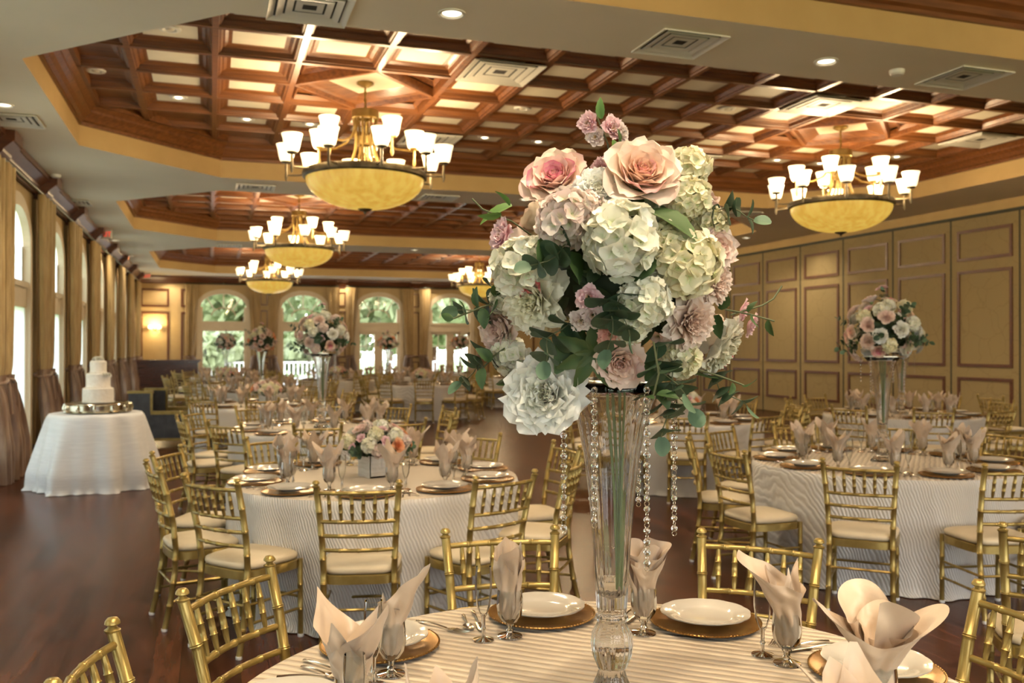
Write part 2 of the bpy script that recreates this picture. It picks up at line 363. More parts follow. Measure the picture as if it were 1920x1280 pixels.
for ci, (y0, y1) in enumerate(COFFERS):
    P = octo(X0, X1, y0, y1, CH); cxm, cym = (X0+X1)/2, (y0+y1)/2
    def ins(e, k):
        return octo(X0+e, X1-e, y0+e, y1-e, CH - e*(2-math.sqrt(2)))[k]
    for k in range(8):
        a, b_ = P[k], P[(k+1) % 8]
        lip.quad((*a, ZC), (*b_, ZC), (*b_, 4.39), (*a, 4.39))
        # wooden cornice profile
        prof = [(0, 4.39), (.035, 4.39), (.035, 4.43), (.07, 4.45), (.10, 4.50), (.15, 4.54), (.15, 4.57), (.20, ZW), (.25, ZW), (.25, ZW+.2)]
        for (e0, z0), (e1, z1) in zip(prof, prof[1:]):
            p0, p1 = ins(e0, k), ins(e0, (k+1) % 8); q0, q1 = ins(e1, k), ins(e1, (k+1) % 8)
            corn.quad((*p0, z0), (*p1, z0), (*q1, z1), (*q0, z1))
    # coffer cells
    gx0 = CX[0]-5*PIT; cells = []
    for i in range(-4, 17):
        for j in range(-5, 5):
            xa, ya = CX[0]+i*PIT, CY[ci]+j*PIT
            if i >= 4: xa = CX[0] + i*PIT
            cells.append((xa, ya))
    def inside(x, y, e):
        if not (X0+e < x < X1-e and y0+e < y < y1-e): return False
        k = CH + X0; 
        for sx_, sy_ in ((1, 1), (1, -1), (-1, 1), (-1, -1)):
            dx = (x-X0) if sx_ > 0 else (X1-x); dy = (y-y0) if sy_ > 0 else (y1-y)
            if dx+dy < CH + e*1.414: return False
        return True
    for (xa, ya) in cells:
        cor = [(xa, ya), (xa+PIT, ya), (xa+PIT, ya+PIT), (xa, ya+PIT)]
        n_in = sum(inside(x, y, .05) for x, y in cor)
        if n_in == 0 and not inside(xa+PIT/2, ya+PIT/2, -.1): 
            continue
        star = any(abs(xa+PIT/2-c) < PIT and abs(ya+PIT/2-CY[ci]) < PIT for c in CX)
        def ring(d0, z0, d1, z1, m=wo):
            o = [(xa+d0, ya+d0), (xa+PIT-d0, ya+d0), (xa+PIT-d0, ya+PIT-d0), (xa+d0, ya+PIT-d0)]
            q = [(xa+d1, ya+d1), (xa+PIT-d1, ya+d1), (xa+PIT-d1, ya+PIT-d1), (xa+d1, ya+PIT-d1)]
            for k in range(4):
                m.quad((*o[k], z0), (*o[(k+1) % 4], z0), (*q[(k+1) % 4], z1), (*q[k], z1))
        if star:
            wo.quad((xa, ya, ZW+.13), (xa, ya+PIT, ZW+.13), (xa+PIT, ya+PIT, ZW+.13), (xa+PIT, ya, ZW+.13)); continue
        pr = [(0, ZW), (.03, ZW), (.036, ZW+.018), (.055, ZW+.021), (.075, ZW+.065), (.095, ZW+.068), (.125, ZW+.088), (.165, ZW+.092)]
        for (d0, z0), (d1, z1) in zip(pr, pr[1:]): ring(d0, z0, d1, z1)
        d = .165
        tgt = cp if n_in == 4 else wo
        tgt.quad((xa+d, ya+d, ZW+.092), (xa+d, ya+PIT-d, ZW+.092), (xa+PIT-d, ya+PIT-d, ZW+.092), (xa+PIT-d, ya+d, ZW+.092))
    # diamond round each chandelier
    for c in CX:
        cy = CY[ci]; R = PIT
        for (r0, z0, r1, z1) in ((R*1.0, ZW, R*.93, ZW), (R*.93, ZW, R*.90, ZW+.05), (R*.90, ZW+.05, R*.80, ZW+.06), (R*.80, ZW+.06, R*.56, ZW+.11),
                                 (R*1.0, ZW, R*1.03, ZW+.10)):
            o = [(c+r0, cy), (c, cy+r0), (c-r0, cy), (c, cy-r0)]; q = [(c+r1, cy), (c, cy+r1), (c-r1, cy), (c, cy-r1)]
            for k in range(4): wo.quad((*o[k], z0), (*o[(k+1) % 4], z0), (*q[(k+1) % 4], z1), (*q[k], z1))
        for sx_ in (-1, 1):
            for sy_ in (-1, 1):   # raised moulding triangle in each corner
                a = (c+sx_*PIT*.93, cy+sy_*PIT*.93); b1 = (c+sx_*PIT*.93, cy+sy_*PIT*.28); b2 = (c+sx_*PIT*.28, cy+sy_*PIT*.93)
                ctr = ((a[0]+b1[0]+b2[0])/3, (a[1]+b1[1]+b2[1])/3); T = [a, b1, b2]
                for k in range(3):
                    p, q = T[k], T[(k+1) % 3]
                    f = lambda t, w_: (t[0]+(ctr[0]-t[0])*w_, t[1]+(ctr[1]-t[1])*w_)
                    wo.quad((*p, ZW+.10), (*q, ZW+.10), (*f(q, .12), ZW+.05), (*f(p, .12), ZW+.05))
                    wo.quad((*f(p, .12), ZW+.05), (*f(q, .12), ZW+.05), (*f(q, .3), ZW+.10), (*f(p, .3), ZW+.10))
        d = R*.56; cp.quad((c+d, cy, ZW+.11), (c, cy+d, ZW+.11), (c-d, cy, ZW+.11), (c, cy-d, ZW+.11))
        # outer frame of the star square
        for (d0, z0, d1, z1) in ((0, ZW, .035, ZW), (.035, ZW, .05, ZW+.10)):
            o = [(c-R+d0, cy-R+d0), (c+R-d0, cy-R+d0), (c+R-d0, cy+R-d0), (c-R+d0, cy+R-d0)]
            q = [(c-R+d1, cy-R+d1), (c+R-d1, cy-R+d1), (c+R-d1, cy+R-d1), (c-R+d1, cy+R-d1)]
            for k in range(4): wo.quad((*o[k], z0), (*o[(k+1) % 4], z0), (*q[(k+1) % 4], z1), (*q[k], z1))
    wo.box(X0-.1, X1+.1, y0-.1, y1+.1, ZW+.22, ZW+.26)
lip.obj('trim_1', M_LIP, smooth=False, kind='structure')
corn.obj('trim_2', M_WOOD, smooth=False, kind='structure')
wo.obj('ceiling_coffers', M_WOOD, smooth=False, kind='structure')
cp.obj('ceiling_coffer_panels', M_CREAM, smooth=False, kind='structure')

# ---- walls with arched openings. local frame: u along wall, z up, t outward thickness
def arch_z(u, hw, zs, rise): 
    return zs + rise*math.sqrt(max(0.0, 1-(u/hw)**2))
def wall_open(mb, P, u0, u1, ztop, ops, thick):
    """P(u, t, z) maps to the room. ops = [(uc, hw, zs, rise)] openings that reach the floor"""
    cur = u0
    for (uc, hw, zs, rise) in ops:
        mb.quad(P(cur, 0, 0), P(uc-hw, 0, 0), P(uc-hw, 0, ztop), P(cur, 0, ztop))
        mb.quad(P(cur, thick, 0), P(uc-hw, thick, 0), P(uc-hw, thick, ztop), P(cur, thick, ztop))
        n = 20
        us = [-math.cos(PI*k/n)*hw for k in range(n+1)]
        for a, b_ in zip(us, us[1:]):
            za, zb = arch_z(a, hw, zs, rise), arch_z(b_, hw, zs, rise)
            for t in (0, thick): mb.quad(P(uc+a, t, za), P(uc+b_, t, zb), P(uc+b_, t, ztop), P(uc+a, t, ztop))
            mb.quad(P(uc+a, 0, za), P(uc+b_, 0, zb), P(uc+b_, thick, zb), P(uc+a, thick, za))
        for sgn in (-1, 1):
            mb.quad(P(uc+sgn*hw, 0, 0), P(uc+sgn*hw, thick, 0), P(uc+sgn*hw, thick, zs), P(uc+sgn*hw, 0, zs))
        cur = uc+hw
    for t in (0, thick): mb.quad(P(cur, t, 0), P(u1, t, 0), P(u1, t, ztop), P(cur, t, ztop))
ZS, RISE, HW = 3.02, .50, .82
def PL(u, t, z): return (XL-t, u, z)
def PF(u, t, z): return (u, YF+t, z)
BAY = 3.07; PIL = [15.15+BAY*k for k in range(-6, 7)]
WINL = [p+BAY/2 for p in PIL if -3 < p+BAY/2 < 33.5]
m = MB(); wall_open(m, PL, YB, YF, ZC, [(y, HW+.08, ZS, RISE+.03) for y in WINL], .24); m.obj('wall_left', M_WALL, smooth=False, kind='structure')
WINF = [.45, 3.32, 6.19, 9.06]
m = MB(); wall_open(m, PF, XL, XR, ZC, [(x, HW+.02, ZS, RISE+.03) for x in WINF], .24); m.obj('wall_far', M_WALL, smooth=False, kind='structure')
def PBK(u, t, z): return (u, YB-t, z)
WINB_ADDED = [-1.0, 1.1, 3.2, 5.3, 7.4, 9.5, 11.6]  # unseen windows added behind the camera for soft front light
m = MB(); wall_open(m, PBK, XL, XR, ZC, [(x, HW+.02, ZS, RISE+.03) for x in WINB_ADDED], .24); m.obj('wall_back', M_WALL, smooth=False, kind='structure')
MB().box(XR+.13, XR+.3, YB, YF, 0, ZC).obj('wall_right', M_WALL, smooth=False, kind='structure')

def bar3(mb, P, u0, u1, t0, t1, z0, z1):
    """box in wall coordinates"""
    b = len(mb.v)
    for z in (z0, z1):
        for u, t in ((u0, t0), (u1, t0), (u1, t1), (u0, t1)): mb.pv(P(u, t, z))
    for q in ((3, 2, 1, 0), (4, 5, 6, 7), (0, 1, 5, 4), (1, 2, 6, 5), (2, 3, 7, 6), (3, 0, 4, 7)): mb.pf(*[b+i for i in q])
def arch_band(mb, P, uc, hw0, r0, hw1, r1, zs, t0, t1, n=20):
    for k in range(n):
        a, b_ = PI*k/n, PI*(k+1)/n
        pts = []
        for (hw, r) in ((hw0, r0), (hw1, r1)):
            pts.append([(uc-math.cos(x)*hw, zs+math.sin(x)*r) for x in (a, b_)])
        (i0, i1), (o0, o1) = pts
        for t in (t0, t1): mb.quad(P(i0[0], t, i0[1]), P(i1[0], t, i1[1]), P(o1[0], t, o1[1]), P(o0[0], t, o0[1]))
        mb.quad(P(i0[0], t0, i0[1]), P(i1[0], t0, i1[1]), P(i1[0], t1, i1[1]), P(i0[0], t1, i0[1]))
        mb.quad(P(o0[0], t0, o0[1]), P(o1[0], t0, o1[1]), P(o1[0], t1, o1[1]), P(o0[0], t1, o0[1]))
def make_window(n, P, uc, style):
    w = link('window_%d' % n, None, None, kind='structure')
    f = MB()
    arch_band(f, P, uc, HW-.02, RISE-.02, HW+.14, RISE+.16, ZS, -.05, .06)      # surround
    for s in (-1, 1):
        bar3(f, P, uc+s*(HW-.02), uc+s*(HW+.14), -.05, .06, 0, ZS)
        bar3(f, P, uc+s*(HW-.10), uc+s*(HW-.0), .06, .16, 0, ZS)
    bar3(f, P, uc-HW, uc+HW, .0, .16, 2.14, 2.50)                                 # transom beam
    bar3(f, P, uc-HW, uc+HW, -.03, .02, 2.42, 2.50)
    if style == 'door':
        bar3(f, P, uc-.16, uc+.16, .06, .15, 0, 2.14)
        for s in (-1, 1):
            bar3(f, P, uc+s*.16, uc+s*HW, .06, .15, 0, .22)
            bar3(f, P, uc+s*.16, uc+s*HW, .06, .15, 2.04, 2.14)
    f.obj('window_frame', M_FRAMEPAINT, w, smooth=False)
    g = MB()   # muntins
    arch_band(g, P, uc, HW*.49, RISE*.55, HW*.54, RISE*.63, ZS-.32, .10, .12)
    for a in (45, 90, 135):
        a = math.radians(a); c, s = math.cos(a), math.sin(a)
        p0 = Vector((uc+c*HW*.52, 0, ZS-.32+s*RISE*.58)); p1 = Vector((uc+c*HW*1.0, 0, ZS-.1+s*(RISE+.10)))
        if a == PI/2: p1.z = ZS+RISE
        g.tube([P(p0.x, .11, p0.z), P(p1.x, .11, p1.z)], .020, 4)
    if style == 'door':
        for s in (-1, 1):
            g.tube([P(uc+s*.48, .11, .22), P(uc+s*.48, .11, 2.04)], .016, 4)
            for z in (.67, 1.12, 1.58): g.tube([P(uc+s*.18, .11, z), P(uc+s*.8, .11, z)], .016, 4)
    g.obj('muntins', M_FRAMEPAINT, w, smooth=False)
    p = MB(); nn = 16; us = [-math.cos(PI*k/nn)*HW for k in range(nn+1)]
    for a, b_ in zip(us, us[1:]):
        p.quad(P(uc+a, .12, 2.5), P(uc+b_, .12, 2.5), P(uc+b_, .12, arch_z(b_, HW, ZS, RISE)), P(uc+a, .12, arch_z(a, HW, ZS, RISE)))
    p.quad(P(uc-HW, .12, .02), P(uc+HW, .12, .02), P(uc+HW, .12, 2.14), P(uc-HW, .12, 2.14))
    p.obj('pane', M_PANE, w, smooth=False)
    if style == 'shade':
        q = MB()
        q.grid(lambda u, v: P(uc-HW+.04+u*(2*HW-.08), .015+.003*math.sin(u*40), .03+v*2.12), 10, 2)
        q.obj('roller_shade', M_SHADE, w)
        q = MB(); us = [-math.cos(PI*k/nn)*(HW-.03) for k in range(nn+1)]
        for a, b_ in zip(us, us[1:]):
            q.quad(P(uc+a, .05, 2.5), P(uc+b_, .05, 2.5), P(uc+b_, .05, arch_z(b_, HW, ZS, RISE)), P(uc+a, .05, arch_z(a, HW, ZS, RISE)))
        q.obj('sheer_arch_shade', M_SHEER, w, smooth=False)
    return w
nwin = 1
for y in WINL: make_window(nwin, PL, y, 'shade'); nwin += 1
for i, x in enumerate(WINF): make_window(nwin, PF, x, 'door' if i >= 2 else 'plain'); nwin += 1
for x in WINB_ADDED: make_window(nwin, PBK, x, 'plain'); nwin += 1  # added windows of the unseen back wall

# ---- crown, pilasters, panel frames of the left and far walls
def crown(mb, P, u0, u1, off=0.0, z0=3.84):
    prof = [(0, z0), (-.03, z0), (-.03, z0+.05), (-.09, z0+.10), (-.10, z0+.13), (-.20, z0+.22), (-.22, z0+.23), (-.22, ZC)]
    for (t0, a), (t1, b_) in zip(prof, prof[1:]):
        mb.quad(P(u0, t0-off, a), P(u1, t0-off, a), P(u1, t1-off, b_), P(u0, t1-off, b_))
    for u in (u0, u1):
        b = len(mb.v); ids = [mb.pv(P(u, 0, z0))] + [mb.pv(P(u, t-off, z)) for t, z in prof[1:]] + [mb.pv(P(u, 0, ZC))]
        mb.pf(*ids)
m = MB(); crown(m, PL, YB, YF); crown(m, PF, XL, XR)
for y in PIL: crown(m, PL, y-.24, y+.24, .10, 3.78)
for i in range(len(WINF)-1):
    x = (WINF[i]+WINF[i+1])/2; crown(m, PF, x-.22, x+.22, .06, 3.80)
m.obj('trim_3', M_TRIMWOOD, smooth=False, kind='structure')
m = MB()
for y in PIL: bar3(m, PL, y-.2, y+.2, -.03, 0, 0, 3.80)
for i in range(len(WINF)-1):
    x = (WINF[i]+WINF[i+1])/2; bar3(m, PF, x-.20, x+.20, -.05, 0, 0, 3.80)
bar3(m, PF, -1.13, -.55, -.05, 0, 0, 3.84)
m.obj('trim_4', M_WALL, smooth=False, kind='structure')
def frame(mb, P, u0, u1, z0, z1, w=.06, t=.03, off=0):
    for (a, b_, c, d) in ((u0, u1, z0, z0+w), (u0, u1, z1-w, z1), (u0, u0+w, z0+w, z1-w), (u1-w, u1, z0+w, z1-w)):
        bar3(mb, P, a, b_, -t-off, -off, c, d)
m = MB()
for i in range(len(WINF)):
    x = WINF[i]+1.435
    frame(m, PF, x-.14, x+.14, 3.10, 3.64, .045, .03, .05); frame(m, PF, x-.14, x+.14, 1.15, 2.92, .045, .03, .05); frame(m, PF, x-.14, x+.14, .2, .98, .045, .03, .05)
for (a, b_, o) in ((-2.38, -1.42, 0), (-1.02, -.66, .05), (11.3, 12.6, 0)):
    frame(m, PF, a, b_, 3.0, 3.66, .07, .03, o); frame(m, PF, a, b_, .9, 2.82, .07, .03, o)
m.obj('trim_5', M_TRIMWOOD, smooth=False, kind='structure')
m = MB(); bar3(m, PL, YB, YF, -.02, 0, 0, .14); bar3(m, PF, XL, XR, -.02, 0, 0, .14)
m.obj('baseboard_left', M_TRIMWOOD, smooth=False, kind='structure')

# ---- folding partition: every panel a thing
PJ = [11.74-1.5*7+1.5*k for k in range(0, 15)]
def build_partition():
    o = link('partition_panel', None)
    MB().box(-.05, .0, .012, 1.488, 0.01, 3.93).obj('fabric_leaf', M_PART, o, smooth=False)
    def PP(u, t, z): return (-.05+t, u, z)
    for (z0, z1) in ((3.14, 3.70), (1.22, 2.96), (.35, 1.03)):
        f = MB(); frame(f, PP, .14, 1.34, z0, z1, .055, .022); f.obj('frame', M_TRIMWOOD, o, smooth=False)
    g = MB(); g.box(-.058, .02, -.015, .015, 0, 3.95); g.obj('gasket', M_PARTJOINT, o, smooth=False)
    tag(o, cat='partition'); return o
pp = Once(build_partition)
for k, y in enumerate(PJ):
    pp.put((XR, y, 0), 0, 'olive damask partition panel with three framed fields, %s' %
           ('at the camera end' if y < 10 else ['whole panel by the picture edge', 'second from the picture edge', 'third from the picture edge', 'fourth from the picture edge', 'fifth from the picture edge', 'sixth from the picture edge', 'last one behind the bouquet'][min(6, round((y-11.74)/1.5))]),
           'folding partition panels')
MB().box(XR-.09, XR+.13, YB, 22.3, 3.93, ZC).obj('trim_6', M_LIP, smooth=False, kind='structure')
MB().box(XR-.10, XR-.02, YB, 22.3, 3.91, 3.96).obj('trim_7', M_PARTJOINT, smooth=False, kind='structure')
MB().box(XR-.02, XR+.14, 22.26, YF, 0, ZC).obj('wall_right', M_WALL, smooth=False, kind='structure')
m = MB()
def PR(u, t, z): return (XR-.02+t, u, z)
for y in (22.7, 24.6, 26.5, 28.4, 30.3, 32.2): frame(m, PR, y, y+1.3, 1.2, 2.95, .07); frame(m, PR, y, y+1.3, 3.1, 3.7, .07); frame(m, PR, y, y+1.3, .3, 1.0, .07)
m.obj('trim_8', M_TRIMWOOD, smooth=False, kind='structure')

# ================================================================== DRAPES
def drape_mesh(w_top, w_tie, w_bot, side, seed, z0, z1, zt=1.18, out=.0, depth=.05, nu=48, nv=20):
    """side: +1 gathers towards +u. local: x = along wall, y = into the room"""
    rnd = random.Random(seed); ph = rnd.random()*6
    def fn(u, v):
        z = z0 + (z1-z0)*v
        if z >= zt:
            k = (z-zt)/(3.82-zt); k = k**.75; w = w_tie + (w_top-w_tie)*k
        else:
            k = (zt-z)/zt; w = w_tie + (w_bot-w_tie)*min(1, k*1.5)**.8
        c = side*( (w_top - w)*.5 if z >= zt else (w_top-w)*.35)
        pin = 1-.5*math.exp(-((z-zt)/.12)**2)
        x = c + (u-.5)*w
        y = math.sin(u*2*PI*6+ph+.4*math.sin(z*1.3))*depth*pin + math.sin(u*2*PI*2.3+ph)*depth*.5
        if z < zt: y += out*min(1, (zt-z)/zt*1.6)
        if z < zt: x += .02*math.sin(z*7+u*5)
        return (x, y, z)
    return MB().grid(fn, nu, nv)
def make_drape(side, seed, wall):
    t = link('drape', None)
    wt = .42 if wall == 'l' else .46
    drape_mesh(wt, .27, .50, side, seed, 1.25, 3.82, nv=24, depth=.045).obj('upper_panel', M_GOLDCLOTH, t, sharp=None)
    drape_mesh(wt, .30, .50, side, seed, .01, 1.25, nv=14, out=.11 if wall == 'l' else .06, depth=.075).obj('lower_panel', M_BROWNCLOTH, t, sharp=None)
    r = MB(); r.tube([(side*.1 + .20*math.cos(a), .11*math.sin(a), 1.18+.03*math.cos(a)*side) for a in [2*PI*k/18 for k in range(19)]], .02, 6)
    r.tube([(side*.1, .13, 1.16), (side*.1+.01, .15, .95), (side*.1, .15, .80)], [.012, .02, .03], 6)
    r.obj('tieback', M_BROWNCLOTH, t)
    tag(t, cat='drape'); return t
dl = {s: Once(lambda s=s: make_drape(s, 3 if s > 0 else 8, 'l')) for s in (-1, 1)}
ords = ['nearest', 'second', 'third', 'fourth', 'fifth', 'sixth', 'seventh', 'eighth', 'ninth']
for y in PIL:
    if y < -3.5 or y > 34: continue
    for s in (-1, 1):
        yc = y + s*.30
        vis = y >= 12
        w_ = ords[int(round((y-12.08)/BAY))] if vis else ['fifth unseen', 'fourth unseen', 'third unseen', 'second unseen', 'last unseen'][max(0, min(4, int(round((y+3.27)/BAY))))]
        # local x -> room y (rotate -90: x->-y) : use rotation -90 so that +y local faces +X room
        dl[s].put((-2.37, yc, 0), -PI/2, 'gold drape with taupe foot on the %s side of the %s window-wall pilaster' % ('near' if s < 0 else 'far', w_),
                  'drapes along the window wall')
df = {s: Once(lambda s=s: make_drape(s, 5 if s > 0 else 11, 'f')) for s in (-1, 1)}
for i, x in enumerate(WINF):
    for s in (-1, 1):
        df[-s].put((x+s*(HW+.26), YF-.22, 0), PI, 'gold drape with dark foot %s arched end-wall window %s' % ('hung window side of' if s < 0 else 'hung partition side of', ['one', 'two', 'three', 'four', 'five'][i]),
                  'drapes along the end wall')
NUM5 = 'first second third fourth fifth sixth seventh eighth ninth tenth eleventh twelfth thirteenth'.split()
for i, x in enumerate(WINF):
    r = MB(); r.tube([(x-1.3, YF-.22, 3.86), (x+1.3, YF-.22, 3.86)], .022, 8)
    r.box(x-.02, x+.02, YF-.24, YF, 3.84, 3.90)
    r.obj('curtain_rod', M_ROD, label='dark curtain rod over the %s end-wall arched window from the bar' % NUM5[i], cat='curtain rod', group='end wall rods')
for i, (a, b_) in enumerate(zip(PIL, PIL[1:])):
    if b_ > 34: continue
    r = MB(); r.tube([(-2.37, a+.12, 3.85), (-2.37, b_-.12, 3.85)], .025, 8)
    r.box(-2.5, -2.36, a+.3, a+.33, 3.83, 3.88)
    r.obj('curtain_rod', M_ROD, label='dark curtain rod spanning the %s window bay from the camera end' % NUM5[i], cat='curtain rod', group='window wall rods')

# ================================================================== CEILING FITTINGS
def make_downlight():
    t = link('downlight', None)
    MB().lathe([(.072, 0), (.105, 0), (.105, -.012), (.085, -.014), (.072, 0)], 28).obj('trim_ring', M_WHITEMETAL, t)
    MB().lathe([(0, .0), (.072, .0)], 24).obj('lens', M_DOWN, t)
    tag(t, cat='ceiling light'); return t
DL = Once(make_downlight)
def spot(loc, e, size=2.3, col=(1, .82, .58)):
    ld = bpy.data.lights.new('downlight_beam', 'SPOT'); ld.energy = e; ld.color = col; ld.spot_size = size; ld.spot_blend = .8; ld.shadow_soft_size = .07
    o = bpy.data.objects.new('downlight_beam', ld); COL.objects.link(o); o.location = loc
dls = [((847, 23), 'before the first coffer field above the front chandelier'), ((1550, 113), 'in the front soffit beam between two vents'), ((5, 195), 'cut by the picture edge beside the window wall'),
       ((215, 450), 'first of three over the drape row'), ((243, 479), 'middle of three over the drape row'), ((265, 503), 'last of three over the drape row'),
       ((318, 519), 'above the sconce wall'), ((985, 373), 'just behind the pink rose'), ((1400, 445), 'near the first partition panel'), ((777, 468), 'between second and third coffer fields'),
       ((645, 524), 'above the end wall between windows two and three'), ((805, 526), 'above the end wall between windows three and four')]
for (p, w_) in dls:
    q = at(p[0], p[1], ZC); q.z = ZC-.001
    if q.y > YF-.3: q.y = YF-.45
    q.z = ZC-.002
    DL.put(q, 0, 'lit round recessed light %s' % w_, 'soffit downlights')
    spot((q.x, q.y, ZC-.03), 140)
for (x, y) in ((-2.1, 5), (-2.1, -2), (2, -1.8), (5, -1.8), (8.5, -1.8), (12.3, 5), (12.3, 9), (2, 6.6), (12.3, 17)):
    spot((x, y, ZC-.03), 140)  # added beams, no light fitting is built at these points
zc = ZW+.092
COF0_ADDED = [(0.465, .275), (2.165, -.575), (3.865, .275), (0.465, 1.975), (7.265, .275), (9.815, 1.975)]  # unseen spotlights added to light the front bouquet from above
NUM = 'first second third fourth fifth sixth seventh eighth ninth tenth eleventh twelfth thirteenth fourteenth fifteenth sixteenth seventeenth eighteenth nineteenth twentieth twenty-first twenty-second'.split()
cof = [(512, 34, 1), (353, 190, 1), (471, 232, 1), (581, 236, 1), (1093, 101, 1), (883, 264, 1), (975, 267, 1), (1453, 303, 1), (1525, 307, 1), (1655, 295, 1), (1903, 223, 1),
       (342, 68, 0), (208, 146, 0), (950, 211, 0), (1395, 216, 0)]
def make_small(lit):
    def f():
        t = link('coffer_spotlight', None)
        MB().lathe([(.05, 0), (.11, 0), (.105, -.014), (.07, -.018), (.05, 0)], 28).obj('trim_ring', M_WHITEMETAL, t)
        MB().lathe([(0, -.022), (.03, -.02), (.05, 0)], 20).obj('lens', M_DOWN if lit else M_CREAM, t)
        tag(t, cat='ceiling light'); return t
    return f
CS1, CS0 = Once(make_small(True)), Once(make_small(False))
def snap_cell(q, ci):
    i = math.floor((q.x-CX[0])/PIT); j = math.floor((q.y-CY[ci])/PIT)
    return Vector((CX[0]+(i+.5)*PIT, CY[ci]+(j+.5)*PIT, zc-.002)), (i, j)
usedc = set()
for k, (x, y, lit) in enumerate(cof):
    q = at(x, y, zc); ci = min(range(4), key=lambda c: abs(CY[c]-q.y)); q, key = snap_cell(q, ci)
    if (key, ci) in usedc: continue
    usedc.add((key, ci))
    (CS1 if lit else CS0).put(q, 0, '%s coffer spotlight, %s row and %s column of the %s coffered field' % ('lit' if lit else 'unlit white', NUM[key[1]+5], NUM[key[0]+5], NUM[ci]), 'coffer spotlights')
    if lit: spot((q.x, q.y, zc-.05), 130, 1.9)
for k, (x, y) in enumerate(COF0_ADDED):
    CS1.put((x, y, zc-.002), 0, 'lit round spotlight in the %s cell of the nearest coffer field' % NUM[k], 'coffer spotlights'); spot((x, y, zc-.05), 400, 2.2)
def make_vent(s, hole):
    t = link('air_diffuser', None)
    f = MB()
    for k in range(4):
        a, b_ = s*(1-.22*k), s*(1-.22*k)-s*.165
        z0, z1 = -.026+.008*k, -.004
        o = [(-a, -a), (a, -a), (a, a), (-a, a)]; q = [(-b_, -b_), (b_, -b_), (b_, b_), (-b_, b_)]
        for i in range(4):
            j = (i+1) % 4
            f.quad((*o[i], z0), (*o[j], z0), (*q[j], z1), (*q[i], z1)); f.quad((*o[i], z0+.012), (*o[j], z0+.012), (*q[j], z1+.012), (*q[i], z1+.012))
            f.quad((*o[i], z0), (*o[j], z0), (*o[j], z0+.012), (*o[i], z0+.012)); f.quad((*q[i], z1), (*q[j], z1), (*q[j], z1+.012), (*q[i], z1+.012))
    f.obj('louvres', M_WHITEMETAL, t, smooth=False)
    MB().box(-s+.03, s-.03, -s+.03, s-.03, -.001, 0).obj('duct_opening', M_DARKVOID, t, smooth=False)
    tag(t, cat='vent'); return t
VT = Once(lambda: make_vent(.30, 1))
vents = [((580, 12), 'beside the first downlight at picture top'), ((1275, 78), 'above the peach rose in the front beam'), ((1808, 142), 'in the front beam beside the smoke detector'), ((20, 222), 'over the nearest window bay'),
         ((135, 378), 'over the second window bay'), ((478, 350), 'in the beam beside the front chandelier bowl'), ((822, 369), 'in the beam behind the front chandelier bowl'), ((1390, 399), 'at the corner of the second coffer field'),
         ((430, 460), 'in the second beam over the small flower box table')]
for p, w_ in vents:
    q = at(p[0], p[1], ZC); q.z = ZC-.002
    VT.put(q, 0, 'white square louvred ceiling vent %s' % w_, 'ceiling vents')
VC = Once(lambda: make_vent(.40, 1))
for (x, y), w_ in (((917, 139), 'behind the first chandelier'), ((1560, 203), 'above the partition-side chandelier'), ((800, 265), 'beside the first chandelier shades'), ((1300, 297), 'beside the cream hydrangea'), ((1860, 265), 'at the partition edge of the first field')):
    q = at(x, y, ZW); ci = min(range(4), key=lambda c: abs(CY[c]-q.y)); q, key = snap_cell(q, ci); q.z = ZW-.006
    VC.put(q, 0, 'white square diffuser filling a coffer cell %s' % w_, 'coffer cell diffusers')
m = MB().lathe([(0, -.045), (.05, -.045), (.065, -.03), (.07, 0)], 24)
for p, w_ in (((1683, 131), 'in the front ceiling beam'), ((104, 327), 'over the window wall'),):
    q = at(p[0], p[1], ZC); link('smoke_detector', m.mesh('smoke_detector', M_WHITEMETAL), None, (q.x, q.y, ZC-.001), label='small round white smoke detector ' + w_, cat='smoke detector', group='smoke detectors')

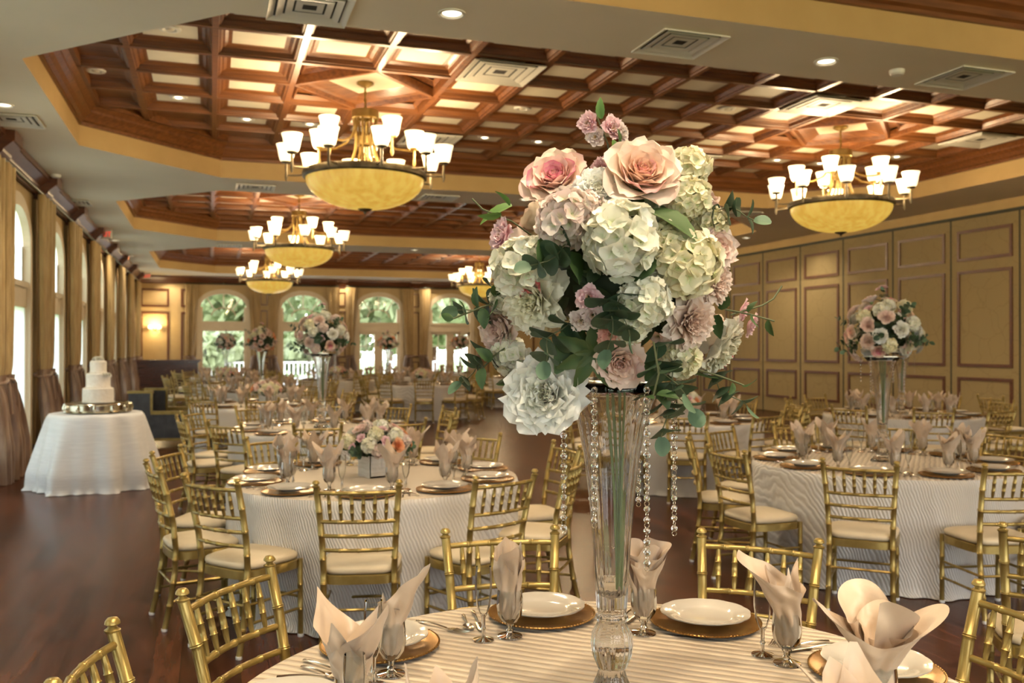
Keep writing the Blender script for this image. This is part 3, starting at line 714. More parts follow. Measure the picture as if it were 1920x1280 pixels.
# ================================================================== CHANDELIERS
def shade_mesh():
    p = [(.058, 0), (.075, .02), (.088, .07), (.10, .14), (.118, .205), (.112, .205), (.094, .14), (.082, .07), (.068, .024), (.0, .01)]
    return MB().lathe(p, 20).mesh('lamp_shade', M_LAMPGLASS)
def make_chandelier():
    t = link('chandelier', None)                       # origin at ceiling point; rim at -1.1
    ZR = -1.11
    MB().lathe([(0, 0), (.10, 0), (.10, -.02), (.05, -.05), (.02, -.06), (0, -.06)], 24).obj('canopy', M_BRASS, t)
    r = MB(); r.tube([(0, 0, -.05), (0, 0, ZR-.38)], .011, 8)
    for k in range(6): r.ball((0, 0, -.08-.045*k), .02, 8, 5, (1, .5, 1.2) if k % 2 else (.5, 1, 1.2))
    r.obj('hanging_rod', M_BRASS, t)
    h = MB(); h.lathe([(.09, -.36), (.155, -.345), (.16, -.34), (.16, -.43), (.15, -.44), (.09, -.44), (.09, -.36)], 28); h.obj('hub', M_BRASS, t); h = MB(); h.lathe([(.07, -.66), (.115, -.65), (.115, -.74), (.07, -.75), (.07, -.66)], 24); h.obj('lower_hub', M_BRASS, t)
    for k in range(8):
        a = 2*PI*(k+.5)/8; c, s = math.cos(a), math.sin(a); b = MB()
        path = [(.14, -.42), (.13, -.55), (.115, -.68), (.12, -.80), (.17, -.95), (.27, -1.06), (.40, ZR+.01)]
        b.tube([(x*c, x*s, z) for x, z in path], .014, 6); b.obj('strap', M_BRASS, t)
    MB().lathe([(.66, ZR-.02), (.70, ZR+.03), (.725, ZR+.035), (.735, ZR+.01), (.73, ZR-.03), (.71, ZR-.05), (.68, ZR-.045), (.66, ZR-.02)], 64).obj('bowl_rim', M_BRONZE, t)
    prof = [(.695*math.cos(x), ZR-.04-.36*math.sin(x)**1.0) for x in [PI/2*k/14 for k in range(15)]]
    inner = [(r_*.985, z_+.008) for r_, z_ in prof[::-1]]
    MB().lathe(prof+inner, 64).obj('glass_bowl', M_BOWL, t)
    MB().lathe([(0, ZR-.46), (.012, ZR-.455), (.02, ZR-.43), (.05, ZR-.42), (.10, ZR-.39), (.105, ZR-.375), (0, ZR-.37)], 24).obj('finial', M_BRONZE, t)
    sm = shade_mesh()
    def lamp(ang, R, z, src, mt):
        c, s = math.cos(ang), math.sin(ang); a = MB()
        a.tube([(x*c, x*s, y) for x, y in src] + [(R*c, R*s, z-.02)], .013, 6)
        a.tube([(R*c, R*s, z-.22), (R*c, R*s, z-.17), (R*c, R*s, z-.12), (R*c, R*s, z-.06), (R*c, R*s, z)], [.008, .02, .013, .016, .012], 8)
        a.lathe([(.012, z-.012), (.05, z-.006), (.062, z+.012), (.0, z+.012)], 16, R*c, R*s)
        ao = a.obj('arm', mt, t); link('lamp_shade', sm, ao, (R*c, R*s, z+.01))
    base = -PI/2 - YAW*0 - math.radians(0)
    vd = math.atan2(-10.68, -1.74)      # from the first chandelier to the camera
    for k in range(10): lamp(vd + math.radians(11+36*k), .93, ZR+.15, [(.72, ZR+.01), (.82, ZR+.0), (.92, ZR-.0)], M_BRONZE)
    for k in range(5): lamp(vd + math.radians(30+72*k), .60, ZR+.36, [(.12, -.44), (.16, -.60), (.24, -.70), (.38, -.76), (.52, -.77)], M_BRASS)
    tag(t, cat='chandelier'); return t
CHN = Once(make_chandelier)
chl = {(0, 1): 'large front brass chandelier with yellow alabaster bowl', (1, 1): 'brass bowl chandelier hanging before the partition', (0, 2): 'second brass bowl chandelier behind the front one',
       (0, 3): 'smallest brass bowl chandelier near the arched windows', (1, 3): 'small brass chandelier beside the end-wall windows and bouquet', (1, 2): 'brass bowl chandelier hidden behind the big bouquet',
       (0, 0): 'brass bowl chandelier over the front table', (1, 0): 'brass bowl chandelier over the nearest partition end'}  # nearest pair is out of view, added to light the front table
for ci, y in enumerate(CY):
    for k, x in enumerate(CX):
        CHN.put((x, y, ZW+.109), 0, chl[(k, ci)], 'brass bowl chandeliers')
        for j in range(6):
            e, rr = (76, .14) if j < 5 else (8, .25)
            a = j*2*PI/5; R_ = .78 if j < 5 else 0
            ld = bpy.data.lights.new('chandelier_glow', 'POINT'); ld.energy = e; ld.color = (1, .74, .42); ld.shadow_soft_size = rr
            o = bpy.data.objects.new('chandelier_glow', ld); COL.objects.link(o); o.location = (x+R_*math.cos(a), y+R_*math.sin(a), ZW+.11-(.76 if j < 5 else 1.0))

# ================================================================== CHAIRS
def bamboo(path, r, step=.085):
    """path resampled with node rings; returns (pts, radii)"""
    P_ = [Vector(p) for p in path]; L = [0]
    for a, b_ in zip(P_, P_[1:]): L.append(L[-1]+(b_-a).length)
    tot = L[-1]; n = max(2, round(tot/step)); out = []; rad = []
    def pos(d):
        for i in range(len(L)-1):
            if d <= L[i+1] or i == len(L)-2:
                return P_[i].lerp(P_[i+1], min(1, max(0, (d-L[i])/(L[i+1]-L[i]))))
    ds = {0: r, tot: r}
    for k in range(1, n):
        c = tot*k/n
        for o_, f in ((-.006, 1.0), (-.003, 1.18), (0, 1.05), (.003, 1.18), (.006, 1.0)): ds[c+o_] = r*f
    for l_ in L: ds.setdefault(l_, r)
    for d in sorted(ds): out.append(pos(d)); rad.append(ds[d])
    return out, rad
BX = lambda z: .178 + .027*max(0, (z-.45)/.46)
def chair_parts():
    parts = []
    def add(name, mb, m, **k): parts.append((name, mb, m, k))
    # back posts with sweep
    for s in (-1, 1):
        mb = MB(); path = [(s*.185, -.245, .015), (s*.180, -.215, .15), (s*.178, -.19, .32), (s*.178, -.185, .45), (s*.184, -.20, .60), (s*.194, -.235, .76), (s*.205, -.275, .895)]
        pts, rad = bamboo(path, .0165, .12); mb.tube(pts, rad, 10)
        mb.lathe([(0, .93), (.012, .928), (.018, .92), (.019, .914), (.010, .908), (.013, .903), (.02, .899), (.018, .893)], 12, s*.206, -.277)
        add('back_leg', mb, M_GOLD)
        mb = MB(); pts, rad = bamboo([(s*.185, .185, .015), (s*.185, .18, .43)], .015, .14); mb.tube(pts, rad, 10); add('front_leg', mb, M_GOLD)
        for (x, y) in ((s*.185, -.247), (s*.185, .185)):
            add('foot_cap', MB().lathe([(0, 0), (.014, 0), (.017, .004), (.017, .018), (0, .018)], 10, x, y), M_CAP)
    # seat frame + cushion (rounded trapezoid)
    def outline(e, n=40):
        o = []
        for k in range(n):
            a = 2*PI*k/n; c, s = math.cos(a), math.sin(a)
            p = 4.5; r = (abs(c)**p+abs(s)**p)**(-1/p)
            x, y = r*c, r*s; wx = .205+.010*y
            o.append((x*(wx+e), -.005+y*(.20+e)))
        return o
    def slab(mb, layers):
        b = len(mb.v); n = 40
        for (e, z) in layers:
            for (x, y) in outline(e): mb.pv((x, y, z))
        for i in range(len(layers)-1):
            for k in range(n): k2 = (k+1) % n; mb.pf(b+i*n+k, b+i*n+k2, b+(i+1)*n+k2, b+(i+1)*n+k)
        mb.pf(*[b+k for k in range(n)][::-1]); mb.pf(*[b+(len(layers)-1)*n+k for k in range(n)])
    mb = MB(); slab(mb, [(-.012, .385), (0, .387), (.0, .43), (-.006, .435)]); add('seat_frame', mb, M_GOLD)
    mb = MB(); slab(mb, [(-.014, .436), (-.004, .443), (.0, .457), (-.006, .470), (-.03, .480), (-.08, .487), (-.14, .490)]); add('cushion', mb, M_CUSH)
    yb = lambda z: -.185 - .09*max(0, (z-.45)/.445)**1.4
    for z in (.865, .715, .64, .565):
        x = BX(z); mb = MB()
        path = [(x*math.sin(a), yb(z) - .028*(math.cos(a)-0) + .0, z) for a in [(-PI/2) + PI*k/8 for k in range(9)]]
        path = [(-x+2*x*k/8, yb(z)-.03*(1-((k-4)/4)**2), z) for k in range(9)]
        pts, rad = bamboo(path, .0105, .09); mb.tube(pts, rad, 8); add('back_rail', mb, M_GOLD)
    for k in range(6):
        f = (k+1)/7*2-1; mb = MB()
        p0 = (f*BX(.715), yb(.715)-.03*(1-f*f), .715); p1 = (f*BX(.865), yb(.865)-.03*(1-f*f), .865)
        a, b_ = Vector(p0), Vector(p1)
        pts = [a.lerp(b_, t) for t in (0, .15, .33, .345, .36, .5, .64, .655, .67, .85, 1)]
        mb.tube(pts, [.006, .0085, .010, .0125, .010, .0105, .010, .0125, .010, .0085, .006], 7); add('spindle', mb, M_GOLD)
    for (a, b_) in (((-.185, .185, .22), (.185, .185, .22)), ((-.18, -.205, .26), (.18, -.205, .26)),
                    ((-.185, .185, .26), (-.18, -.205, .26)), ((.185, .185, .26), (.18, -.205, .26)), ((-.185, .185, .16), (-.18, -.213, .16)), ((.185, .185, .16), (.18, -.213, .16))):
        mb = MB(); pts, rad = bamboo([a, b_], .008, .12); mb.tube(pts, rad, 6); add('stretcher', mb, M_GOLD)
    return parts
def make_chair():
    t = link('chiavari_chair', None)
    for n, mb, m, k in chair_parts(): mb.obj(n, m, t, sharp=50)
    tag(t, cat='chair'); return t
def make_far_chair():
    t = link('chiavari_chair', None); g = MB(); cu = None
    for n, mb, m, k in chair_parts():
        if n == 'cushion': cu = mb; continue
        b = len(g.v); g.v += mb.v; g.c += mb.c; g.f += [tuple(i+b for i in f) for f in mb.f]; g.mi += [1 if m is M_CAP else 0]*len(mb.f)
    g.obj('frame', [M_GOLD, M_CAP], t, sharp=50); cu.obj('cushion', M_CUSH, t)
    tag(t, cat='chair'); return t
CHAIR, FCHAIR = Once(make_chair), Once(make_far_chair)

# ================================================================== TABLEWARE
def scallop(n, a): return lambda th: 1 + a*abs(math.cos(th*n/2))
def make_charger():
    t = link('charger_plate', None)
    MB().lathe([(0, .004), (.105, .004), (.125, .010), (.165, .014), (.167, .012), (.165, .009), (.12, .002), (.10, 0), (0, 0)], 48).obj('disc', M_CHARGER, t)
    b = MB()
    for k in range(90):
        a = 2*PI*k/90; b.ball((.1655*math.cos(a), .1655*math.sin(a), .0125), .0038, 5, 4)
    b.obj('beaded_rim', M_CHARGER, t); tag(t, cat='charger plate'); return t
def make_plate():
    t = link('dinner_plate', MB().lathe([(0, .008), (.075, .008), (.088, .013), (.092, .016), (.132, .024), (.135, .0245), (.134, .021), (.09, .011), (.08, .003), (.07, 0), (0, 0)], 96, wob=None).mesh('dinner_plate', M_CHINA))
    me = t.data
    for v in me.vertices:
        r = math.hypot(v.co.x, v.co.y)
        if r > .09:
            a = math.atan2(v.co.y, v.co.x); k = 1 + (r-.09)/.045*.022*(abs(math.cos(a*6))-.5); v.co.x *= k; v.co.y *= k
    tag(t, cat='plate'); return t
def make_goblet():
    t = link('water_goblet', None)
    MB().lathe([(0, .004), (.008, .006), (.008, .030), (.013, .036), (.013, .044), (.022, .050), (.033, .066), (.037, .088), (.036, .115), (.034, .138), (.0355, .138),
                (.038, .115), (.039, .088), (.035, .063), (.022, .044), (.010, .042)], 28).obj('bowl', M_THIN, t)
    MB().lathe([(.007, .036), (.007, .024), (.012, .018), (.008, .012), (.014, .006), (.036, .003), (.037, 0), (0, 0)], 28).obj('stem_and_foot', M_GLASS, t)
    tag(t, cat='glass'); return t
def make_flute():
    t = link('champagne_flute', None)
    MB().lathe([(0, .070), (.010, .078), (.018, .10), (.0225, .135), (.0235, .17), (.021, .212), (.0222, .212), (.025, .17), (.024, .135), (.0195, .098), (.008, .068)], 24).obj('bowl', M_THIN, t)
    MB().lathe([(.006, .072), (.005, .040), (.008, .034), (.005, .028), (.005, .010), (.030, .003), (.031, 0), (0, 0)], 24).obj('stem_and_foot', M_GLASS, t)
    tag(t, cat='glass'); return t
def napkin_mesh(seed, far=False, style=None):
    """satin square gathered in the glass, opening above into rolled, pointed folds"""
    rnd = random.Random(seed); mb = MB()
    layers = style or [dict(ph=rnd.random()*6.28, H=.275+.03*rnd.random(), open=.035+.03*rnd.random(), lean=.02*rnd.random(), peaks=rnd.choice((2, 3))),
                       dict(ph=rnd.random()*6.28, H=.23+.04*rnd.random(), open=.055+.03*rnd.random(), lean=.03*rnd.random(), peaks=2),
                       dict(ph=rnd.random()*6.28, H=.20+.04*rnd.random(), open=.03, lean=.015, peaks=3)]
    nu, nv = (36, 12) if far else (72, 26)
    for li, L in enumerate(layers):
        ph, H, op, lean, pk = L['ph'], L['H'], L['open'], L['lean'], L['peaks']
        gap = L.get('gap', .14); la = L.get('la', ph); amp = L.get('amp', .30); q = rnd.random()*6
        def fn(u, v):
            th = ph + (gap + u*(1-gap))*2*PI*1.06
            top = H*(1 - amp*abs(math.sin((th-la)*pk/2))**L.get('px', .85))
            z = .052 + (top-.052)*v
            k = max(0, (z-.125)/(.27-.125))
            r = .0285*(min(1, .35+ (z-.05)/.05))  if z < .12 else .0285 + op*k**1.25
            r -= .004*li if z < .13 else .008*li*(1-k)
            fold = math.sin(th*7+q+3*v)*.0028*(1-.3*k) + math.sin(th*3+q*2+2*v)*.009*k + .004*math.sin(v*17+th*4+q)*(.3+k)*.7 + .0025*math.sin(v*9-th*6+q*3) + (.0012 if v > .93 else 0)
            curl = .012*max(0, v-.85)/.15*math.sin(th*2+q)
            r += fold + curl + .006*u
            tw = .25*math.sin(v*3+q)
            x = r*math.cos(th+tw) + lean*k*math.cos(la); y = r*math.sin(th+tw) + lean*k*math.sin(la)
            return (x, y, z + .006*math.sin(th*4+q)*k)
        mb.grid(fn, nu, nv)
    return mb.mesh('napkin', M_NAPKIN, sharp=None)
def thicken(me):
    return me
def cutlery(kind):
    mb = MB(); L = .205 if kind != 'teaspoon' else .16
    mb.grid(lambda u, v: ((v-.5)*(.005+.009*u**2.5*(1 if u < .97 else .8)+(.001)), -L/2+L*.6*(1-u), .003+.0035*(1-(2*v-1)**2)+.006*math.sin(PI*u)*.6), 12, 4)
    if kind == 'dinner_fork':
        mb.grid(lambda u, v: ((v-.5)*(.006+.018*min(1, u*2.2)), -L/2+L*.6+.03*u, .003+.004*u), 6, 4)
        for k in range(4): mb.tube([((k-1.5)*.0062, -L/2+L*.6+.03, .007), ((k-1.5)*.0062, -L/2+L*.6+.055, .004), ((k-1.5)*.0058, -L/2+L, .008)], [.0019, .0019, .0008], 5)
    elif kind == 'dinner_knife':
        mb.grid(lambda u, v: ((v-.5)*.018*(1 if u < .7 else 1-((u-.7)/.3)**2)+.002, -L/2+L*.58+L*.42*u, .003+.0015*(1-(2*v-1)**2)), 10, 3)
    else:
        mb.grid(lambda u, v: ((v-.5)*.036*math.sin(PI*min(1, u*.94+.06))**.6, -L/2+L*.6+L*.38*u, .006-.005*math.sin(PI*u)*(1-(2*v-1)**2)), 10, 6)
    mt = mb.mesh(kind, M_STEEL)
    o = link(kind, mt); tag(o, cat={'dinner_fork': 'fork', 'dinner_knife': 'knife', 'teaspoon': 'spoon'}[kind]); return o
CHG, PLT, GOB, FLU = Once(make_charger), Once(make_plate), Once(make_goblet), Once(make_flute)
CUT = {k: Once(lambda k=k: cutlery(k)) for k in ('dinner_fork', 'dinner_knife', 'teaspoon')}
NAPF = [napkin_mesh(100+i, True) for i in range(6)]

# ================================================================== CLOTHS
def cloth_mesh(R, H, flare, folds, seed, mt, fold_amp=.05, name='tablecloth', nth=200):
    rnd = random.Random(seed); ph = [rnd.random()*6.28 for _ in range(4)]; mb = MB()
    tops = [0, .2, .4, .6, .75, .85, .92, .97, .99]
    nsk = 22
    def ring(i):
        return tops[i] if i < len(tops) else None
    n = len(tops)+nsk; b = 0
    mb.pv((0, 0, H))
    for i in range(1, n):
        for k in range(nth):
            th = 2*PI*k/nth
            f = (math.sin(th*folds+ph[0]+.8*math.sin(th*2+ph[1])) + .5*math.sin(th*folds*1.7+ph[2]))/1.5
            if i < len(tops):
                r, z = R*tops[i], H - (.002 if tops[i] > .98 else 0)
            else:
                t = (i-len(tops)+1)/nsk; z = H*(1-t) - (.0 if t < 1 else 0); z = max(.006, z)
                t2 = min(1, t*1.3)
                r = R*(1.0) + .006 + flare*t2 + fold_amp*(t**.8)*f + (.02 if t > .97 else 0)*(1+math.sin(th*31+ph[3]))
            mb.pv((r*math.cos(th), r*math.sin(th), z))
    two = isinstance(mt, list)
    for k in range(nth): mb.pf(0, 1+k, 1+(k+1) % nth)
    for i in range(1, n-1):
        for k in range(nth):
            k2 = (k+1) % nth; a = 1+(i-1)*nth; c = 1+i*nth; mb.cur = 1 if i >= len(tops)-1 and two else 0
            mb.pf(a+k, c+k, c+k2, a+k2)
    return mb.mesh(name, mt, sharp=60)
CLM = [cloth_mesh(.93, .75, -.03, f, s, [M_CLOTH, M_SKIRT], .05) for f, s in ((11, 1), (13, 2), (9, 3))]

# ================================================================== FLOWERS
def mixc(a, b_, t): return tuple(a[i]+(b_[i]-a[i])*t for i in range(3))
def petal(mb, ph, r0, h0, al0, curl, L, Wd, cup, cf, ruf=0.0, q=0, nu=6, nv=6, point=0.0, edg=.16):
    path = []; r, h = r0, h0
    for j in range(nv+1):
        t = j/nv; al = al0 + curl*t*t
        path.append((r, h, al)); r += math.sin(al)*L/nv; h += math.cos(al)*L/nv
    c, s = math.cos(ph), math.sin(ph)
    def fn(u, v):
        j = min(nv, round(v*nv)); r, h, al = path[j]; sg = u*2-1
        w = Wd*(math.sin(PI*(.10+.78*v))**.55)*(1-.35*point*v)
        x = sg*w; inn = cup*sg*sg*w + ruf*math.sin(sg*6+q)*v*v
        edge = -ruf*.6*math.cos(sg*9+q)*(1 if v > .95 else 0) - (abs(sg)**3)*L*edg*(v**2)
        rr = r - inn*math.cos(al) + edge*math.sin(al); hh = h + inn*math.sin(al) + edge*math.cos(al)
        return (rr*c - x*s, rr*s + x*c, hh)
    mb.grid(fn, nu, nv, cf)
def rose(inner, outer, tip, seed=0, n=30, openness=1.0, ruf=.002, edg=.16):
    rnd = random.Random(seed); mb = MB()
    for i in range(n):
        f = i/(n-1); ph = i*2.39996+rnd.uniform(-.2, .2)
        base = mixc(inner, outer, f); red = rnd.random() < .45
        def cf(u, v, base=base, red=red, f=f):
            e = max(v**4, (abs(u*2-1)**5)*v)
            return mixc(base, tip, e*(.85 if red else .18)*(1.0 if f < .8 else .45))
        petal(mb, ph, .003+.015*f, .013*(1-f), -.14+f*.95*openness, .25+1.0*f*openness, .034+.034*f, .013+.030*f, .62-.30*f, cf, ruf*(.5+f), rnd.random()*6, edg=edg)
    mb.lathe([(0, -.02), (.012, -.012), (.02, .006), (.012, .012)], 10); 
    for k in range(1, 11): pass
    for i in range(len(mb.v)-40, len(mb.v)): mb.c[i] = (.25, .35, .12)
    return mb.mesh('rose', M_PETAL, color=True, sharp=None)
def peony(inner, outer, fleck, seed=0, n=58):
    rnd = random.Random(seed); mb = MB()
    for i in range(n):
        f = i/(n-1); ph = i*2.39996+rnd.uniform(-.3, .3); red = fleck and rnd.random() < .12 and f < .55
        base = mixc(inner, outer, f)
        def cf(u, v, base=base, red=red): return mixc(base, (.55, .02, .05) if red else outer, (v**2)*(.95 if red else .35))
        petal(mb, ph, .002+.018*f, .014*(1-f), rnd.uniform(-.1, .15)+f*1.25, .35+.75*f+rnd.uniform(-.2, .2), .034+.030*f, .011+.019*f, .35, cf, .0045, rnd.random()*6, nu=7)
    return mb.mesh('peony', M_PETAL, color=True, sharp=None)
def hydrangea(c1, c2, green=.35, seed=0, n=58, R=.056):
    rnd = random.Random(seed); mb = MB()
    for i in range(n):
        z = 1-1.5*(i+.5)/n; a = i*2.39996; rr = math.sqrt(max(0, 1-z*z)); d = Vector((rr*math.cos(a), rr*math.sin(a), z))
        b = len(mb.v); sc = rnd.uniform(.85, 1.2); col = mixc(c1, c2, rnd.random())
        for k in range(4):
            def cf(u, v, col=col): return mixc((.45, .62, .18), col, min(1, v*1.8+(1-green)*.6))
            petal(mb, k*PI/2+.1*rnd.random(), .001, 0, 1.05+rnd.uniform(-.2, .2), rnd.uniform(.1, .7), .025*sc, .0145*sc, .30, cf, .0022, rnd.random()*6, nu=3, nv=4)
        q = d.to_track_quat('Z', 'Y').to_matrix().to_4x4() @ Matrix.Rotation(rnd.random()*6, 4, 'Z') @ Matrix.Rotation(rnd.uniform(-.55, .55), 4, 'X')
        mb.xf(Matrix.Translation(d*R*rnd.uniform(.80, 1.12)) @ q, b)
    b = len(mb.v); mb.col = (.30, .38, .16); mb.ball((0, 0, 0), R*.78, 12, 8)
    for i in range(b, len(mb.v)): mb.c[i] = (.34, .42, .20)
    return mb.mesh('hydrangea', M_PETAL, color=True, sharp=None)
def blossom(c1, c2, seed=0, n=20):
    rnd = random.Random(seed); mb = MB()
    for i in range(n):
        f = i/(n-1)
        def cf(u, v): return mixc((.75, .55, .25) if f < .15 else c1, c2, v)
        petal(mb, i*2.39996, .002+.004*f, 0, .15+1.15*f, .4, .016+.012*f, .009+.006*f, .3, cf, .003, rnd.random()*6, nu=5, nv=4)
    return mb.mesh('blossom', M_PETAL, color=True, sharp=None)
def leaf(mb, base, d, up, L, Wd, c1, c2, bend=.25, pt=1.0, ser=0):
    d = Vector(d).normalized(); up = Vector(up); side = d.cross(up)
    side = side.normalized() if side.length > 1e-4 else d.orthogonal().normalized(); n = side.cross(d)
    base = Vector(base)
    def fn(u, v):
        sg = u*2-1; w = Wd*(math.sin(PI*min(1, v*.93+.05))**(.75 if pt > .5 else .5))*(1-.3*pt*v)
        if ser and v > .05 and v < .95: w *= 1+.05*(-1)**int(round(v*10))
        return base + d*(L*v) - n*(bend*L*v*v) + side*(sg*w) + n*(abs(sg)*w*.25)
    mb.grid(fn, 4, 10 if ser else 6, lambda u, v: mixc(c1, c2, abs(u*2-1)*.5+.2*(v > .9)))
def broadleaf(c1=(.035, .075, .02), c2=(.06, .12, .03), n=1, spread=0, L=.075, Wd=.026, name='leaf', seed=0):
    mb = MB(); rnd = random.Random(seed)
    for k in range(n):
        a = 2*PI*k/n+rnd.uniform(-.2, .2); el = .35 if n > 1 else 1.57
        leaf(mb, (0, 0, 0), (math.cos(a)*math.cos(el)*(n > 1), math.sin(a)*math.cos(el)*(n > 1), math.sin(el)), (0, 0, 1) if n > 1 else (0, 1, 0), L*rnd.uniform(.85, 1.1), Wd, c1, c2, .35, 1, 1)
    return mb.mesh(name, M_LEAF, color=True, sharp=None)
def eucalyptus(seed, n=4, L=.095, r=.026):
    rnd = random.Random(seed); mb = MB(); mb.col = (.12, .13, .06)
    path = [(.012*math.sin(k*.8), .010*math.cos(k), L*k/6) for k in range(7)]
    mb.tube(path, .0013, 5)
    for k in range(n):
        t = (k+.6)/n; p = Vector(path[min(6, int(t*6))]); a = k*1.57+rnd.random()
        for s in (0, PI):
            d = (math.cos(a+s), math.sin(a+s), .55); rr = r*(1.05-.35*t)
            c = mixc((.022, .050, .024), (.042, .080, .040), rnd.random())
            leaf(mb, p, d, (0, 0, 1), rr*2, rr, c, mixc(c, (.12, .18, .09), .3), .2, 0)
    leaf(mb, path[-1], (0, .2, 1), (1, 0, 0), r*1.4, r*.6, (.07, .13, .07), (.12, .2, .12), .1, 0)
    return mb.mesh('eucalyptus_sprig', M_LEAF, color=True, sharp=None)
def twig(seed, L=.13):
    rnd = random.Random(seed); mb = MB(); mb.col = (.07, .05, .025)
    p = [(0, 0, 0)]
    for k in range(5): q = p[-1]; p.append((q[0]+rnd.uniform(-.01, .012), q[1]+rnd.uniform(-.008, .008), q[2]+L/5))
    mb.tube(p, [.0022, .002, .0018, .0015, .0012, .0008], 5)
    for k in (1, 2, 3, 4):
        d = (rnd.uniform(-1, 1), rnd.uniform(-1, 1), .6); leaf(mb, p[k], d, (0, 0, 1), .03, .008, (.05, .10, .04), (.10, .16, .06), .2, 1)
    return mb.mesh('twig', M_LEAF, color=True, sharp=None)
def foliage_ball(seed, R=.17, n=170):
    rnd = random.Random(seed); mb = MB(); b = 0
    mb.col = (.02, .035, .014); mb.ball((0, 0, 0), R*.72, 20, 12)
    for i in range(n):
        z = 1-2*(i+.5)/n; a = i*2.39996; rr = math.sqrt(1-z*z); d = Vector((rr*math.cos(a), rr*math.sin(a), z))
        t = (d.cross(Vector((rnd.uniform(-1, 1), rnd.uniform(-1, 1), rnd.uniform(-1, 1)))).normalized() + d*rnd.uniform(.2, 1)).normalized()
        leaf(mb, d*R*.68, t, d, .055, .017, (.018, .04, .012), (.04, .075, .022), .2, 1)
    return mb.mesh('foliage', M_LEAF, color=True, sharp=None)
cream = (.80, .76, .55); wht = (.84, .83, .78); blush = (.80, .62, .54); pink = (.78, .42, .46); peach = (.84, .56, .38)
F = {
 'rose_pink': rose((.86, .50, .46), (.88, .76, .58), (.66, .12, .26), 1, 34), 'rose_peach': rose((.88, .56, .36), (.88, .77, .64), (.76, .34, .38), 2, 36),
 'rose_white': rose((.88, .86, .68), (.91, .90, .86), (.91, .90, .87), 3, 50, .86, .006, .02), 'rose_blush': rose((.80, .56, .44), (.82, .68, .60), (.80, .55, .52), 4, 30, 1.0, .004),
 'rose_orange': rose((.85, .30, .12), (.85, .52, .30), (.8, .3, .12), 5, 26),
 'peony_red': peony((.80, .76, .48), (.84, .80, .70), True, 6), 'peony_blush': peony((.80, .56, .44), (.82, .68, .60), False, 7), 'peony_white': peony((.80, .78, .60), (.86, .84, .80), False, 8),
 'hyd_white': hydrangea((.84, .81, .64), (.88, .86, .78), .22, 9), 'hyd_cream': hydrangea((.84, .77, .50), (.87, .82, .64), .3, 10), 'hyd_blush': hydrangea((.76, .58, .52), (.80, .70, .64), .35, 11),
 'bl_pink': blossom((.80, .42, .48), (.82, .60, .62), 12), 'bl_blush': blossom((.80, .60, .58), (.82, .72, .68), 13), 'bl_coral': blossom((.80, .34, .28), (.82, .50, .42), 14),
 'leaf_dark': broadleaf(L=.095, Wd=.036), 'leaf_bright': broadleaf((.07, .16, .03), (.13, .24, .05), L=.085, Wd=.024), 'leaf_star': broadleaf((.030, .070, .014), (.07, .085, .022), 7, 1, .070, .017, 'leaf_spray', 3),
 'euc1': eucalyptus(15), 'euc2': eucalyptus(16, 4, .11, .029), 'twig': twig(17), 'twig2': twig(18, .16),
}
FOL = foliage_ball(19)
FNAME = {'rose': 'rose', 'peony': 'peony', 'hyd': 'hydrangea', 'bl': 'blossom', 'leaf': 'leaf', 'euc1': 'eucalyptus_sprig', 'euc2': 'eucalyptus_sprig', 'twig': 'twig', 'twig2': 'twig'}
FLAB = {'rose_pink': 'pink-edged rose', 'rose_peach': 'peach rose with pink edges', 'rose_white': 'large white rose', 'rose_orange': 'orange rose', 'peony_red': 'ivory peony with crimson flecks',
        'hyd_blush': 'blush hydrangea head', 'bl_coral': 'coral blossom', 'leaf_bright': 'bright green leaf'}
def flower(kind, parent, pos, dirv, s=1.0, roll=0.0):
    me = F[kind]; o = bpy.data.objects.new(FNAME.get(kind, FNAME.get(kind.split('_')[0])), me); COL.objects.link(o); o.parent = parent
    o.location = pos; q = Vector(dirv).to_track_quat('Z', 'Y') @ Quaternion((0, 0, 1), roll)
    o.rotation_mode = 'QUATERNION'; o.rotation_quaternion = q; o.scale = (s, s, s)
    if kind in FLAB: o['label'] = FLAB[kind]
    return o
# unit vectors of the view, used to lay out the near bouquet around its centre
RV = Vector((CS, -SN, 0)); DV = Vector((SN, CS, 0)); UV = Vector((0, 0, 1))

